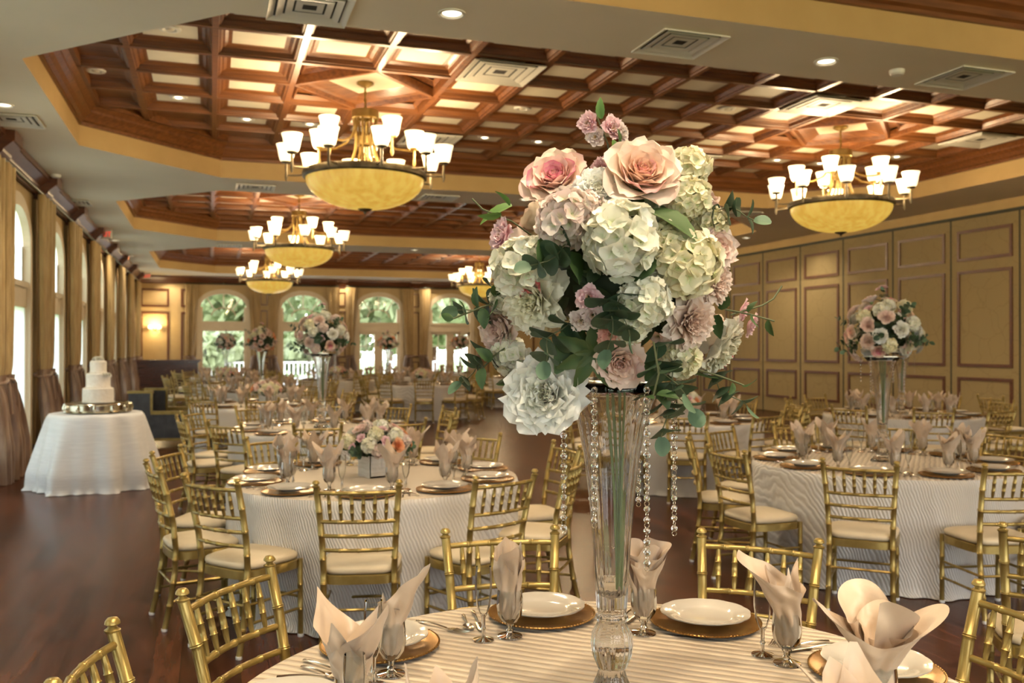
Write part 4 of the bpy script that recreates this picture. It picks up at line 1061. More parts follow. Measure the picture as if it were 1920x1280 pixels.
def stems_in(loc, label):
    mb = MB(); mb.col = (.22, .28, .12)
    for k in range(4):
        a = k*.55-.6; mb.tube([(.010*math.cos(a), .010*math.sin(a), .275), (.014*math.cos(a+.5), .014*math.sin(a+.5), .5), (.03*math.cos(a+1), .03*math.sin(a+1), .76)], .0035, 6)
    return mb
STEMS = stems_in((0, 0, 0), '').mesh('stems', M_LEAF, color=True)
def big_bouquet(T0):
    ctr = wp(.252, 2.085, 1.775)
    t = thing('flower_arrangement', 'large sharp bouquet of silk roses, peonies and hydrangeas in the front glass vase', 'flower arrangement', ctr, 0, 'tall flower arrangements')
    o = link('foliage', FOL, t); o.scale = (1.42, 1.42, 1.25)
    link('stem', STEMS, t, (-.01, 0, .7515-1.775))
    K = 2.085/FPX; X_, Y_ = 1165, 505
    def PX(x, y, dz):
        dd = 2.085-dz; return RV*((x-960)/FPX*dd) + DV*dd + UV*(CAM_H-(y-648)/FPX*dd) - ctr
    fl = [('rose_pink', 1042, 334, 118, 0), ('rose_peach', 1204, 326, 142, .1), ('hyd_cream', 1288, 318, 88, 0), ('hyd_cream', 1290, 372, 80, 0), ('rose_white', 1122, 355, 84, -.5),
          ('hyd_blush', 1062, 412, 112, .3), ('hyd_white', 1162, 450, 140, .1), ('hyd_cream', 1288, 492, 128, 0), ('hyd_cream', 1246, 455, 80, -.2), ('rose_blush', 1343, 462, 80, 0),
          ('peony_blush', 1345, 528, 80, 0), ('hyd_white', 975, 500, 104, 0), ('hyd_white', 1012, 476, 70, -.3), ('peony_red', 996, 562, 122, 0), ('rose_blush', 934, 618, 86, 0), ('hyd_white', 962, 664, 76, 0),
          ('rose_white', 1022, 738, 138, 2.4), ('bl_pink', 948, 442, 62, .3), ('bl_pink', 1104, 556, 46, .0), ('bl_blush', 1112, 590, 44, 0), ('bl_blush', 1090, 600, 40, 0), ('bl_coral', 1144, 626, 44, .1),
          ('hyd_white', 1208, 566, 96, 0), ('hyd_white', 1180, 606, 76, -.1), ('peony_blush', 1300, 606, 98, .1), ('rose_blush', 1163, 680, 92, .6), ('peony_red', 1358, 658, 106, 0), ('bl_pink', 1402, 606, 46, 0),
          ('bl_pink', 1388, 580, 40, 0), ('hyd_cream', 1276, 672, 76, -.2), ('hyd_white', 950, 560, 60, -.6), ('peony_white', 1230, 520, 60, -.4), ('hyd_cream', 1330, 420, 66, -.4), ('hyd_blush', 1100, 392, 70, -.4),
          ('leaf_dark', 1240, 400, 110, .3), ('leaf_dark', 1028, 470, 90, .1), ('leaf_dark', 1000, 690, 110, .25), ('leaf_dark', 1200, 500, 90, -.3), ('leaf_dark', 1075, 640, 90, -.1), ('leaf_dark', 1230, 700, 90, -.1),
          ('leaf_dark', 1080, 500, 90, -.2), ('leaf_dark', 1310, 700, 80, -.2), ('leaf_star', 1112, 660, 96, .35), ('leaf_bright', 960, 385, 70, 0),
          ('euc2', 1068, 462, 90, .2), ('euc2', 1148, 560, 100, .35), ('euc2', 1166, 548, 90, .3), ('euc2', 1230, 640, 110, .35), ('euc2', 1250, 680, 100, .3), ('euc1', 1030, 690, 80, .45), ('euc1', 1228, 725, 90, .3), ('euc1', 1060, 600, 90, .05),
          ('euc1', 1340, 700, 80, 0), ('euc1', 935, 552, 80, 0), ('euc1', 925, 660, 80, 0), ('euc1', 1330, 400, 80, 0)]
    pxw = {'rose': .135, 'peony': .135, 'hyd': .150, 'bl': .056, 'leaf': .10, 'euc1': .10, 'euc2': .12}
    for i, (k, x, y, w, extra) in enumerate(fl):
        a, b_ = (x-X_)/235.0, (Y_-y)/225.0; rho = math.hypot(a, b_); dep = math.sqrt(max(0, 1-min(1, rho)**2))
        s = w*K/pxw.get(k.split('_')[0], .1)*1.08
        tow = .27*dep*.86
        pos = PX(x, y, tow + extra*.05); s *= (2.085-tow)/2.085
        n = (RV*a + UV*b_*.9 - DV*(dep*1.0+.35)).normalized()
        if k.startswith('rose'): n = (n - DV*.5 + UV*.15).normalized()
        if k == 'rose_white' and y > 700: n = (-DV*1.1 - RV*.3 + UV*.12).normalized()
        if k.startswith('euc'): n = (RV*a*1.3 + UV*(b_*1.0-.5) - DV*.35).normalized()
        if k == 'leaf_dark': n = (RV*(a*.8+.1) + UV*(.3*b_-.25) - DV*.3).normalized()
        if k == 'leaf_star': n = (-DV - UV*.2).normalized()
        if k == 'leaf_bright': n = (-RV*.8 - UV*.2).normalized()
        if k.startswith('leaf_dark'): pos -= n*.04
        if k[0] in 'rp': pos -= n*.028*s
        flower(k, t, pos, n, s, i*1.3)
    # tip sprig, side twigs
    def stem(pts, r=.0022):
        mb = MB(); mb.col = (.09, .10, .04)
        mb.tube([PX(x, y, dz) for x, y, dz in pts], r, 6); mb.obj('stem', M_LEAF, t, color=True)
    stem([(1150, 400, .02), (1148, 330, .03), (1140, 270, .03), (1118, 215, .03)]); stem([(1010, 450, .05), (960, 415, .06), (905, 392, .06), (885, 372, .06)])
    stem([(960, 560, .06), (905, 575, .07), (850, 597, .07)]); stem([(1360, 580, .05), (1410, 590, .05), (1452, 602, .05)]); stem([(1370, 590, .05), (1430, 572, .04), (1450, 560, .04), (1466, 536, .03)])
    stem([(950, 650, .03), (925, 668, .04), (905, 690, .04)]); stem([(1300, 690, .08), (1350, 705, .08), (1395, 722, .08)]); stem([(1225, 640, .26), (1235, 700, .26), (1225, 742, .25)])
    for (k, x, y, w, dx, dz, du) in (('bl_pink', 1105, 232, 30, -.6, 1, .1), ('bl_pink', 1146, 242, 34, .5, 1, .2), ('bl_blush', 1118, 258, 26, -.4, 1, 0), ('bl_blush', 1163, 250, 26, .8, .6, 0), ('bl_pink', 1126, 314, 24, -.4, 1, 0), ('bl_pink', 1140, 302, 22, .2, 1, 0)):
        flower(k, t, PX(x, y, .03), RV*dx-DV*dz+UV*du, w*K/.040)
    for (x, y, L, dx, dz, du, kk) in ((1128, 222, 40, -.2, .3, 1, 'leaf_bright'), (1150, 262, 34, .3, .4, -1, 'leaf_bright'), (1160, 270, 26, .2, .5, 1, 'leaf_dark'), (955, 385, 40, -.5, .4, .9, 'leaf_bright'), (940, 400, 44, -1, .3, -.4, 'leaf_bright'),
                              (850, 597, 24, -1, .3, .2, 'leaf_dark'), (872, 590, 30, .0, .6, 1, 'leaf_dark'), (895, 575, 34, -.3, .5, 1, 'leaf_dark'), (905, 578, 34, .1, .4, -1, 'leaf_dark'), (930, 556, 42, .2, .6, .8, 'leaf_dark'), (928, 560, 40, .0, .5, -1, 'leaf_dark'),
                              (905, 690, 36, -.2, .6, -1, 'leaf_dark'), (922, 675, 34, -.6, .6, .6, 'leaf_dark'), (1410, 590, 26, .1, .3, -1, 'leaf_dark'), (1440, 600, 28, .0, .3, -1, 'leaf_dark'), (1402, 585, 24, .4, .2, .9, 'leaf_dark'), (1392, 722, 30, .8, .7, .1, 'leaf_dark'), (1375, 718, 24, -.2, .7, -.7, 'leaf_dark'),
                              (1222, 740, 34, -.6, .8, -.3, 'leaf_dark'), (1232, 738, 34, .9, .6, .1, 'leaf_dark'), (1345, 590, 40, -.1, .3, -.9, 'leaf_dark'), (1350, 580, 36, .3, .5, .8, 'leaf_dark')):
        flower(kk, t, PX(x, y, .25 if 1215 < x < 1240 else .065), RV*dx-DV*dz+UV*du, L*K/.095, x)
    # the back of the bouquet
    kinds = ['hyd_white', 'rose_blush', 'hyd_cream', 'peony_white', 'hyd_blush', 'rose_pink', 'hyd_white', 'peony_blush']
    rnd = random.Random(5)
    for i in range(22):
        z = .9-1.5*(i+.5)/22; a = (i*2.39996) % PI; rr = math.sqrt(1-z*z)
        d = RV*(rr*math.cos(a)) + DV*(rr*math.sin(a)*.9+.12) + UV*z
        flower(kinds[i % 8], t, d*.235, d, .80 if 'hyd' in kinds[i % 8] else .85, i)
    return t
def make_round_bouquet(seed, R=.235, n=44, warm=0):
    rnd = random.Random(seed)
    def f():
        t = link('flower_arrangement', None)
        o = link('foliage', FOL, t); o.scale = (1.25, 1.25, 1.15)
        link('stem', STEMS, t, (0, 0, .7515-1.70))
        ks = (['hyd_white', 'hyd_cream', 'rose_pink', 'hyd_blush', 'peony_red', 'rose_blush', 'hyd_white', 'rose_peach', 'peony_white', 'bl_pink', 'rose_white', 'peony_blush'] if not warm else
              ['rose_orange', 'hyd_cream', 'rose_blush', 'rose_peach', 'hyd_blush', 'rose_blush', 'hyd_cream', 'rose_peach', 'peony_blush', 'bl_coral', 'rose_orange', 'hyd_white'])
        for i in range(n):
            z = 1-1.72*(i+.5)/n; a = i*2.39996+rnd.uniform(-.15, .15); rr = math.sqrt(1-z*z)
            d = Vector((rr*math.cos(a), rr*math.sin(a), z*.95)); k = ks[(i*5+rnd.randrange(3)) % len(ks)]
            k = 'euc2' if i % 7 == 3 else k
            flower(k, t, d*R*rnd.uniform(.88, 1.05), d, {'r': .82, 'p': .82, 'h': .74, 'b': 1.3, 'e': .9}[k[0]], i)
        for i in range(8):
            a = i*.8+.3; d = Vector((math.cos(a), math.sin(a), -.25+.1*(i % 3))); flower('euc2' if i % 2 else 'twig', t, d*R*.9, d+Vector((0, 0, -.3)), 1.0, i)
        flower('euc1', t, (0, 0, R*.95), (0.1, 0, 1), .9); flower('bl_pink', t, (.01, 0, R*1.38), (.2, 0, 1), 1.1); flower('bl_pink', t, (-.02, .02, R*1.33), (-.6, 0, 1), .9)
        tag(t, cat='flower arrangement'); return t
    return f
def make_low_bouquet(seed, warm):
    rnd = random.Random(seed)
    def f():
        t = link('flower_arrangement', None)                 # origin at its lowest point, sits in the box
        o = link('foliage', FOL, t, (0, 0, .11)); o.scale = (1.15, 1.15, .62)
        ks = ['hyd_white', 'hyd_cream', 'rose_blush', 'hyd_white', 'hyd_blush', 'rose_peach', 'bl_pink', 'peony_white', 'hyd_white', 'rose_orange'] if warm == 0 else ['rose_peach', 'hyd_white', 'rose_orange', 'hyd_white', 'rose_blush', 'hyd_cream', 'bl_coral', 'peony_blush']
        for i in range(30):
            z = 1-1.1*(i+.5)/30; a = i*2.39996; rr = math.sqrt(max(0, 1-z*z))
            d = Vector((rr*math.cos(a), rr*math.sin(a), z)); k = ks[(i*3+rnd.randrange(2)) % len(ks)]
            flower(k, t, Vector((d.x*.20, d.y*.20, .10+d.z*.13)), (d+Vector((0, 0, .15))), {'r': .74, 'p': .74, 'h': .68, 'b': 1.1}[k[0]], i)
        for i in range(7):
            a = i*.9; d = Vector((math.cos(a), math.sin(a), .1)); flower('leaf_dark' if i % 2 else 'euc1', t, d*.17+Vector((0, 0, .07)), d, .9, i)
        tag(t, cat='flower arrangement'); return t
    return f
def make_box():
    b = MB(); s, h, w = .085, .14, .008
    b.box(-s, s, -s, s, 0, .01); b.box(-s, s, -s, -s+w, 0, h); b.box(-s, s, s-w, s, 0, h); b.box(-s, -s+w, -s, s, 0, h); b.box(s-w, s, -s, s, 0, h)
    o = b.obj('planter_box', noise_mix(mat('whitewashed_wood', (.66, .64, .60), .7), (.58, .55, .50), (.72, .70, .66), 6, (1, 1, 8), bump=.2), smooth=False); tag(o, cat='planter box'); return o
BOX = Once(make_box)

# ---- glass trumpet vase
def make_vase():
    t = link('trumpet_vase', None)
    ou = [(.0, 0), (.082, 0), (.085, .006), (.078, .018), (.052, .045), (.034, .085), (.030, .10), (.036, .112), (.045, .135), (.048, .160), (.045, .185), (.036, .202), (.032, .21),
          (.037, .216), (.037, .224), (.032, .230), (.034, .240), (.038, .30), (.043, .40), (.052, .50), (.064, .60), (.080, .68), (.100, .735), (.125, .763)]
    inn = [(.121, .763), (.096, .735), (.076, .68), (.060, .60), (.048, .50), (.039, .40), (.033, .31), (.026, .275), (.0, .265)]
    MB().lathe(ou+inn, 96, wob=lambda a: 1+.028*math.cos(a*12)).obj('glass_body', M_GLASS, t, sharp=None)
    MB().lathe([(.118, .764), (.140, .764), (.152, .768), (.152, .771), (.118, .772), (.118, .764)], 48).obj('rim_plate', M_SILVER, t)
    tag(t, cat='vase'); return t
VASE = Once(make_vase)
def crystal_bead():
    mb = MB(); n = 8
    mb.lathe([(0, -.0042), (.0045, -.003), (.0078, 0), (.0045, .003), (0, .0042)], n); mb.xf(Matrix.Rotation(PI/2, 4, 'X'))
    return mb.mesh('crystal', M_CRYSTAL, smooth=False)
CRY = crystal_bead()
RING = MB(); RING.tube([(.0052*math.cos(a), 0, .0052*math.sin(a)) for a in [2*PI*k/12 for k in range(13)]], .0008, 4, False); RING = RING.mesh('ring_link', M_SILVER)
def strand(loc, length, label, group, rz=0.0, pitch=.0235, near=True, s=1.0):
    t = thing('crystal_strand', label, 'crystal strand', loc, rz, group)
    n = int(length/pitch)
    if near:
        for k in range(n):
            z = -.012-k*pitch
            o = link('crystal', CRY, t, (0, 0, z)); o.rotation_euler = (0, 0, (k*1.7) % .9-.45)
            o = link('ring_link', RING, t, (0, 0, z-pitch/2)); o.rotation_euler = (0, 0, (k % 2)*.9)
    else:
        b = MB()
        for k in range(n):
            q = MB(); q.v = [tuple(v.co) for v in CRY.vertices]; base = len(b.v)
            for v in q.v: b.pv((v[0], v[1], v[2]-.012-k*pitch))
            for p in CRY.polygons: b.pf(*[base+i for i in p.vertices])
        b.tube([(0, 0, 0), (0, 0, -n*pitch)], .0008, 4)
        b.obj('crystals', M_CRYSTAL, t, smooth=False)
    return t
# ================================================================== TABLES
POSN = ['partition side', 'partition side set back', 'back edge, partition half', 'back edge, window half', 'window side set back', 'window side', 'window side set forward', 'front edge, window half', 'front edge, partition half', 'partition side set forward']
def place_words(angdeg, n):
    k = round(angdeg/36.0) % 10
    return POSN[k]
rng = random.Random(77)
def lay_table(l, d, tname, seats, centre, cloth_i=0, chair_near=False, chairs=None, r_chair=1.36, detail=2, napkins=None, skip_near=None):
    """seats: list of angles in the camera plan (0 = right, 90 = away). everything is placed in room coordinates"""
    c = wp(l, d, 0)
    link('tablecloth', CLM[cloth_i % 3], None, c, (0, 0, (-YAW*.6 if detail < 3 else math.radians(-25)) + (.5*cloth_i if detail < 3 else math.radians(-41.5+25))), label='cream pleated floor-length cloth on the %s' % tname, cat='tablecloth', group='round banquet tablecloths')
    used = {}
    for i, a in enumerate(seats):
        ar = math.radians(a); pw = place_words(a, len(seats))
        if pw in used: pw = place_words(a+20, 0) if place_words(a+20, 0) not in used else pw + ' extra'
        used[pw] = 1
        u = RV*math.cos(ar) + DV*math.sin(ar)
        yaw = math.atan2(u.y, u.x)           # direction from table centre to the seat
        sfx = '%s, %s' % (pw, tname)
        def P_(r, off):
            aa = ar + math.radians(off); return c + (RV*math.cos(aa)+DV*math.sin(aa))*r
        CHG.put(P_(.755, 0)+Vector((0, 0, .752)), yaw, 'gilt beaded charger plate, ' + sfx, 'charger plates on the ' + tname)
        PLT.put(P_(.755, 0)+Vector((0, 0, .7665)), yaw, 'white scalloped dinner plate, ' + sfx, 'dinner plates on the ' + tname)
        g = P_(.595, 13)+Vector((0, 0, .7515))
        GOB.put(g, yaw, 'napkin-filled water goblet, ' + sfx, 'water goblets on the ' + tname)
        if napkins and i in napkins: me, rz = napkins[i]
        else: me, rz = NAPF[rng.randrange(6)], rng.random()*6.28
        link('napkin', me, None, g, (0, 0, rz), label='folded champagne satin napkin, ' + sfx, cat='napkin', group='napkins on the ' + tname)
        if detail >= 1:
            FLU.put(P_(.60, 21)+Vector((0, 0, .7515)), yaw, 'empty champagne flute, ' + sfx, 'champagne flutes on the ' + tname)
        if detail >= 2:
            for k, off in (('dinner_fork', -17.5), ('dinner_knife', 15.8), ('teaspoon', 18.6)):
                CUT[k].put(P_(.76, off)+Vector((0, 0, .7525)), yaw+PI/2, 'steel %s, %s' % (k.split('_')[-1], sfx), k.replace('_', ' ') + 's on the ' + tname)
    for i, a in enumerate(chairs if chairs is not None else seats):
        if isinstance(a, tuple): a, rr, tw = a
        else: rr, tw = r_chair + rng.uniform(-.03, .05), rng.uniform(-.08, .08)
        ar = math.radians(a); u = RV*math.cos(ar) + DV*math.sin(ar); p = c + u*(rr-.24)
        face = math.atan2(-u.y, -u.x) - PI/2 + tw
        pw = place_words(a, 0)
        key = 'c' + pw
        if key in used: pw = min((q for q in POSN if 'c'+q not in used), key=lambda q: abs((POSN.index(q)*36 - a + 180) % 360 - 180))
        used['c'+pw] = 1
        (CHAIR if chair_near else FCHAIR).put(Vector((p.x, p.y, 0)), face, 'gold ivory-cushioned chiavari chair, %s, %s' % (pw, tname), 'chairs at the ' + tname)
    return c
def tall_centre(c, tname, bouquet, crystals=True, near=False):
    VASE.put(c+Vector((0, 0, .7515)), 0, 'tall fluted glass trumpet vase on the ' + tname, 'trumpet vases')
    if bouquet: bouquet.put(c+Vector((0, 0, 1.70)), rng.random()*6, 'round tall bouquet of roses and hydrangeas on the ' + tname, 'tall flower arrangements')
    if crystals:
        for k in range(6):
            a = k*PI/3+.3
            strand(c+Vector((.148*math.cos(a), .148*math.sin(a), 1.518)), .20+.08*(k % 2), 'hanging crystal strand, %s of the vase, %s' % (['partition side', 'back partition corner', 'back window corner', 'window side', 'front window corner', 'front partition corner'][k], tname), 'crystal strands on the ' + tname, near=near)
def low_centre(c, tname, bouquet, off=(0, 0), rz=.3):
    p = c + RV*off[0] + DV*off[1]
    BOX.put(p+Vector((0, 0, .7515)), rz, 'whitewashed square planter box on the ' + tname, 'planter boxes')
    bouquet.put(p+Vector((0, 0, .84)), rz, 'low mounded bouquet in a box on the ' + tname, 'low flower arrangements')
RB = [Once(make_round_bouquet(21)), Once(make_round_bouquet(22)), Once(make_round_bouquet(23, warm=1))]
LB = [Once(make_low_bouquet(31, 0)), Once(make_low_bouquet(32, 1))]

# --- front table
TN0 = 'front table'
NS = [napkin_mesh(1, style=[dict(ph=1.2, H=.30, open=.030, lean=.022, peaks=1, la=YAW*0-.4, amp=.42, gap=.10), dict(ph=3.5, H=.22, open=.012, lean=.0, peaks=2, amp=.2)]),
      napkin_mesh(2, style=[dict(ph=4.2, H=.285, open=.028, lean=.012, peaks=2, la=1.3, amp=.22, gap=.12), dict(ph=2.0, H=.27, open=.012, lean=.0, peaks=2, la=.3, amp=.3)]),
      napkin_mesh(3, style=[dict(ph=3.2, H=.245, open=.050, lean=.004, peaks=2, amp=.22, px=1.6, gap=.1), dict(ph=.6, H=.272, open=.034, lean=.010, peaks=1, amp=.2, px=1.5), dict(ph=2.0, H=.275, open=.018, lean=.0, peaks=2, amp=.15, px=1.5)]),
      napkin_mesh(4, style=[dict(ph=5.0, H=.30, open=.055, lean=.02, peaks=1, la=PI-.5, amp=.34, gap=.15), dict(ph=2.5, H=.27, open=.022, lean=.01, peaks=3, amp=.3)]),
      napkin_mesh(5, style=[dict(ph=.5, H=.27, open=.105, lean=.01, peaks=2, la=2.5, amp=.30, gap=.08, px=1.9), dict(ph=2.9, H=.285, open=.060, lean=.03, peaks=2, la=1.0, amp=.22, px=2.2), dict(ph=1.9, H=.26, open=.04, lean=.02, peaks=1, la=0.2, amp=.25, px=1.8)]),
      napkin_mesh(6, style=[dict(ph=2.2, H=.315, open=.055, lean=.01, peaks=2, la=1.9, amp=.36, gap=.10), dict(ph=5.2, H=.27, open=.05, lean=.01, peaks=2, la=.4, amp=.30), dict(ph=4.0, H=.22, open=.05, lean=.0, peaks=1, la=-1.2, amp=.3)])]
seats0 = [61.6, 100.5, 143, 181, 19.3, -20, 221, 260, 300]
c0 = lay_table(.231, 2.085, TN0, seats0, None, 0, True, chairs=[(59, 1.28, 0.10), (103, 1.25, -.06), (148, 1.20, .22), (181.5, 1.155, .12), (16, 1.15, -.10)], detail=3,
          napkins={1: (NS[1], 0), 0: (NS[2], 0), 2: (NS[0], 0), 4: (NS[3], 0), 5: (NS[4], 0), 3: (NS[5], 0)})
tall_centre(c0, TN0, None, False)
big_bouquet(None)
K0 = 2.085/FPX
for (dl_, dd_, top, bot, w_) in ((-.112, -.02, 1.50, 1.17, 'below the large white rose'), (-.052, -.135, 1.516, 1.21, 'in front beside the white rose'), (.062, -.132, 1.516, 1.105, 'in front of the vase, longest'), (.147, .01, 1.516, 1.15, 'at the partition-side rim of the vase'),
                                (-.035, .14, 1.516, 1.20, 'behind the vase body'), (.08, .125, 1.516, 1.2, 'behind the vase, partition half')):
    p = wp(.231+dl_, 2.085+dd_, top); strand(p, top-bot, 'sparkling crystal bead strand hanging ' + w_, 'crystal strands on the front table', -YAW)

T10 = [-85+36*k for k in range(10)]
# --- the other tables: (lateral, depth, name, seats, centrepiece)
c = lay_table(-.89, 5.85, 'white flower box table', T10, None, 1, True, chairs=[(-85, 1.32, 0), (-52, 1.34, .05), (-119, 1.33, -.05), (-151, 1.32, .05), (176, 1.36, 0), (-17, 1.30, 0), (17, 1.30, .1), (63, 1.32, 0), (98, 1.3, 0), (134, 1.3, 0)], detail=2)
low_centre(c, 'white flower box table', LB[0], (0, .02))
TB = [-118+36*k for k in range(10)]
c = lay_table(2.72, 6.6, 'tall-vase table before the partition', TB, None, 2, True, detail=2, r_chair=1.36)
tall_centre(c, 'tall-vase table before the partition', RB[0])
c = lay_table(-1.965, 9.3, 'tall-bouquet table behind the flower box', [-80+36*k for k in range(10)], None, 0, True, detail=1)
tall_centre(c, 'tall-bouquet table behind the flower box', RB[1])
c = lay_table(1.944, 10.4, 'low-bouquet table behind the front vase', [-97+36*k for k in range(10)], None, 1, True, detail=1)
low_centre(c, 'low-bouquet table behind the front vase', LB[0])
c = lay_table(4.852, 11.2, 'tall-bouquet table close to the partition', [-100+36*k for k in range(10)], None, 2, True, detail=1)
tall_centre(c, 'tall-bouquet table close to the partition', RB[0])
c = lay_table(-3.69, 13.0, 'small tilted flower box table', [-72+36*k for k in range(10)], None, 0, False, detail=1, chairs=[-104, -72, -36, 0, 36, 72, 108])
low_centre(c, 'small tilted flower box table', LB[1], (.15, 0), .8)
def room(X, Y): return X*CS - Y*SN, X*SN + Y*CS
far = [(.91, 17.6, 'round warm bouquet table by the windows', 't', 2), (.4, 21.7, 'low-bouquet table by the bar', 'l', 0), (.4, 25.9, 'small tall-bouquet table next to the bar', 't', 1), (3.0, 22.7, 'low table between the bouquets', 'l', 1),
       (4.48, 19.6, 'far middle low-bouquet table', 'l', 1), (4.75, 25.2, 'tall-bouquet table before the glass doors', 't', 2), (7.4, 27.2, 'bright tall-bouquet table at the end wall', 't', 2), (7.9, 22.6, 'far table behind the front bouquet', 'l', 0)]
for i, (X, Y, n, k, w_) in enumerate(far):
    l, d = room(X, Y)
    c = lay_table(l, d, n, [-75+7*i+36*j for j in range(10)], None, i, False, detail=0)
    if k == 't': tall_centre(c, n, RB[w_], False)
    else: low_centre(c, n, LB[w_])
# table past the right picture edge, only its chairs show
for i, (px, py, f) in enumerate(((1884, 740, 2.5), )):
    p = at(px, py, .92); FCHAIR.put((p.x, p.y, 0), -YAW-1.2, 'gold chiavari chair by itself against the damask partition', 'stray chairs')
for (l, d, f, w_) in ((2.16, 3.62, -YAW-.35, 'cut by the picture edge, back to the camera'), (5.2, 8.4, -YAW+.9, 'beside the partition-side table edge'), (3.75, 4.6, -YAW+1.3, 'at the picture edge past the tall-vase table')):
    p = wp(l, d); CHAIR.put((p.x, p.y, 0), f, 'gold chiavari chair with ivory cushion ' + w_, 'stray chairs')

# ================================================================== CAKE TABLE, BENCH, BAR, SCONCE
cc = wp(-4.74, 10.25, 0)
link('tablecloth', cloth_mesh(.49, .84, .15, 8, 9, M_CAKECLOTH, .085), None, cc, (0, 0, .4), label='white floor-length cloth on the round cake table by the drapes', cat='tablecloth')
st = thing('cake_stand', 'round silver banded cake stand on the white cake table', 'cake stand', cc+Vector((.02, 0, .842)))
MB().lathe([(0, .10), (.335, .10), (.35, .108), (.358, .10), (.345, .09), (.34, .03), (.36, .015), (.352, .008), (0, .012)], 48).obj('plateau', M_SILVER, st)
for k in range(12):
    b = MB(); a = 2*PI*k/12; b.tube([(.348*math.cos(a), .348*math.sin(a), .015), (.356*math.cos(a), .356*math.sin(a), .055), (.348*math.cos(a), .348*math.sin(a), .095)], [.012, .02, .012], 6); b.obj('scroll', M_SILVER, st)
for k in range(4):
    a = 2*PI*(k+.5)/4; MB().ball((.32*math.cos(a), .32*math.sin(a), .008), .012, 8, 6, (1, 1, .6)).obj('foot', M_SILVER, st)
ck = thing('wedding_cake', 'three-tier white wedding cake with sugar flowers on the silver stand', 'cake', cc+Vector((.02, 0, .9525)))
z = 0
for (r, h) in ((.165, .17), (.128, .165), (.088, .14)):
    MB().lathe([(0, z), (r, z), (r+.004, z+.006), (r, z+.014), (r, z+h-.012), (r-.01, z+h), (0, z+h)], 40).obj('tier', M_ICING, ck)
    bb = MB()
    for k in range(int(r*180)):
        a = 2*PI*k/int(r*180); bb.ball((r*math.cos(a), r*math.sin(a), z+.012), .008, 6, 4)
    bb.obj('piped_border', M_ICING, ck); z += h
for k in range(7):
    a = k*2.4; flower('peony_white', ck, (.035*math.cos(a)*(k > 0), .035*math.sin(a)*(k > 0), z+.02), (math.cos(a)*(k > 0), math.sin(a)*(k > 0), 1.0), .5)
for k in range(3): flower('peony_white', ck, (.12-.03*k, -.08-.01*k, z-.16), (.6, -.6, .6), .4)

# dark bench with stepped brass-edged sides
def make_bench():
    t = thing('bench_cart', 'black upholstered bench with stepped brass-edged side beside the cake table', 'bench', wp(-5.50, 14.0, 0), -YAW*.6)
    prof = [(-.42, .16), (.45, .16), (.45, .56), (-.10, .56), (-.10, .86), (-.46, .86)]
    for y in (0, .95):
        s = MB(); a = [s.pv((x, y, z)) for x, z in prof]; b_ = [s.pv((x, y+.05, z)) for x, z in prof]
        s.pf(*a); s.pf(*b_[::-1])
        for i in range(6): j = (i+1) % 6; s.pf(a[i], b_[i], b_[j], a[j])
        s.obj('side_panel', M_LEATHER, t, smooth=False)
        e = MB(); e.box(-.47, -.09, y-.015, y+.065, .86, .90); e.box(-.125, -.09, y-.02, y+.0, .58, .87); e.box(-.12, .46, y-.02, y+.065, .53, .585)
        e.obj('brass_edging', M_BRASS, t, smooth=False)
    MB().box(-.42, .45, .05, .95, .30, .44).obj('seat', M_LEATHER, t, smooth=False); MB().box(-.46, -.36, .05, .95, .30, .86).obj('backrest', M_LEATHER, t, smooth=False)
    MB().box(-.40, .44, 0, 1.0, .12, .16).obj('base_rail', M_BRASS, t, smooth=False)
    for (x, y) in ((-.36, .06), (.40, .06), (-.36, .94), (.40, .94)):
        w = MB(); w.tube([(x-.015, y, .05), (x+.015, y, .05)], .05, 14); w.box(x-.022, x+.022, y-.012, y+.012, .05, .125); w.obj('caster', M_DARKVOID, t)
make_bench()
# bar
def make_bar():
    t = thing('bar_counter', 'dark mahogany bar counter under the sconce at the far corner', 'bar', (-1.55, 31.7, 0))
    b = MB(); b.box(-.80, 1.15, 0, .6, 0.0, 1.08); b.obj('cabinet', M_BARWOOD, t, smooth=False)
    b = MB(); b.box(-.88, 1.25, -.12, .68, 1.08, 1.14); b.box(-.84, 1.2, -.06, .62, 1.04, 1.08); b.obj('countertop', M_BARWOOD, t, smooth=False)
    def PB(u, tt, z): return (u, tt, z)
    for u in (-.74, -.10, .54):
        f = MB(); frame(f, PB, u, u+.56, .18, .98, .06, .02); f.obj('front_panel', M_BARWOOD, t, smooth=False)
    f = MB(); f.tube([(-.8, -.12, .18), (1.15, -.12, .18)], .025, 8); f.obj('foot_rail', M_BRASS, t)
make_bar()
def make_sconce(loc):
    t = thing('wall_sconce', 'lit brass two-globe wall sconce in the framed panel above the bar', 'wall lamp', loc)
    MB().lathe([(0, 0), (.05, 0), (.055, .02), (0, .03)], 18).xf(Matrix.Rotation(PI/2, 4, 'X')).obj('backplate', M_BRASS, t)
    for s in (-1, 1):
        a = MB(); a.tube([(0, -.02, 0), (s*.10, -.10, -.09), (s*.15, -.13, -.05), (s*.15, -.13, 0)], .01, 6); ao = a.obj('arm', M_BRASS, t)
        MB().ball((s*.15, -.13, .07), .075, 16, 10, (1, 1, .95)).obj('globe', M_BULB, ao)
    ld = bpy.data.lights.new('sconce_glow', 'POINT'); ld.energy = 60; ld.color = (1, .76, .40); ld.shadow_soft_size = .08
    o = bpy.data.objects.new('sconce_glow', ld); COL.objects.link(o); o.location = (loc[0], loc[1]-.30, loc[2]+.15)
make_sconce((-1.9, YF-.001, 2.20))
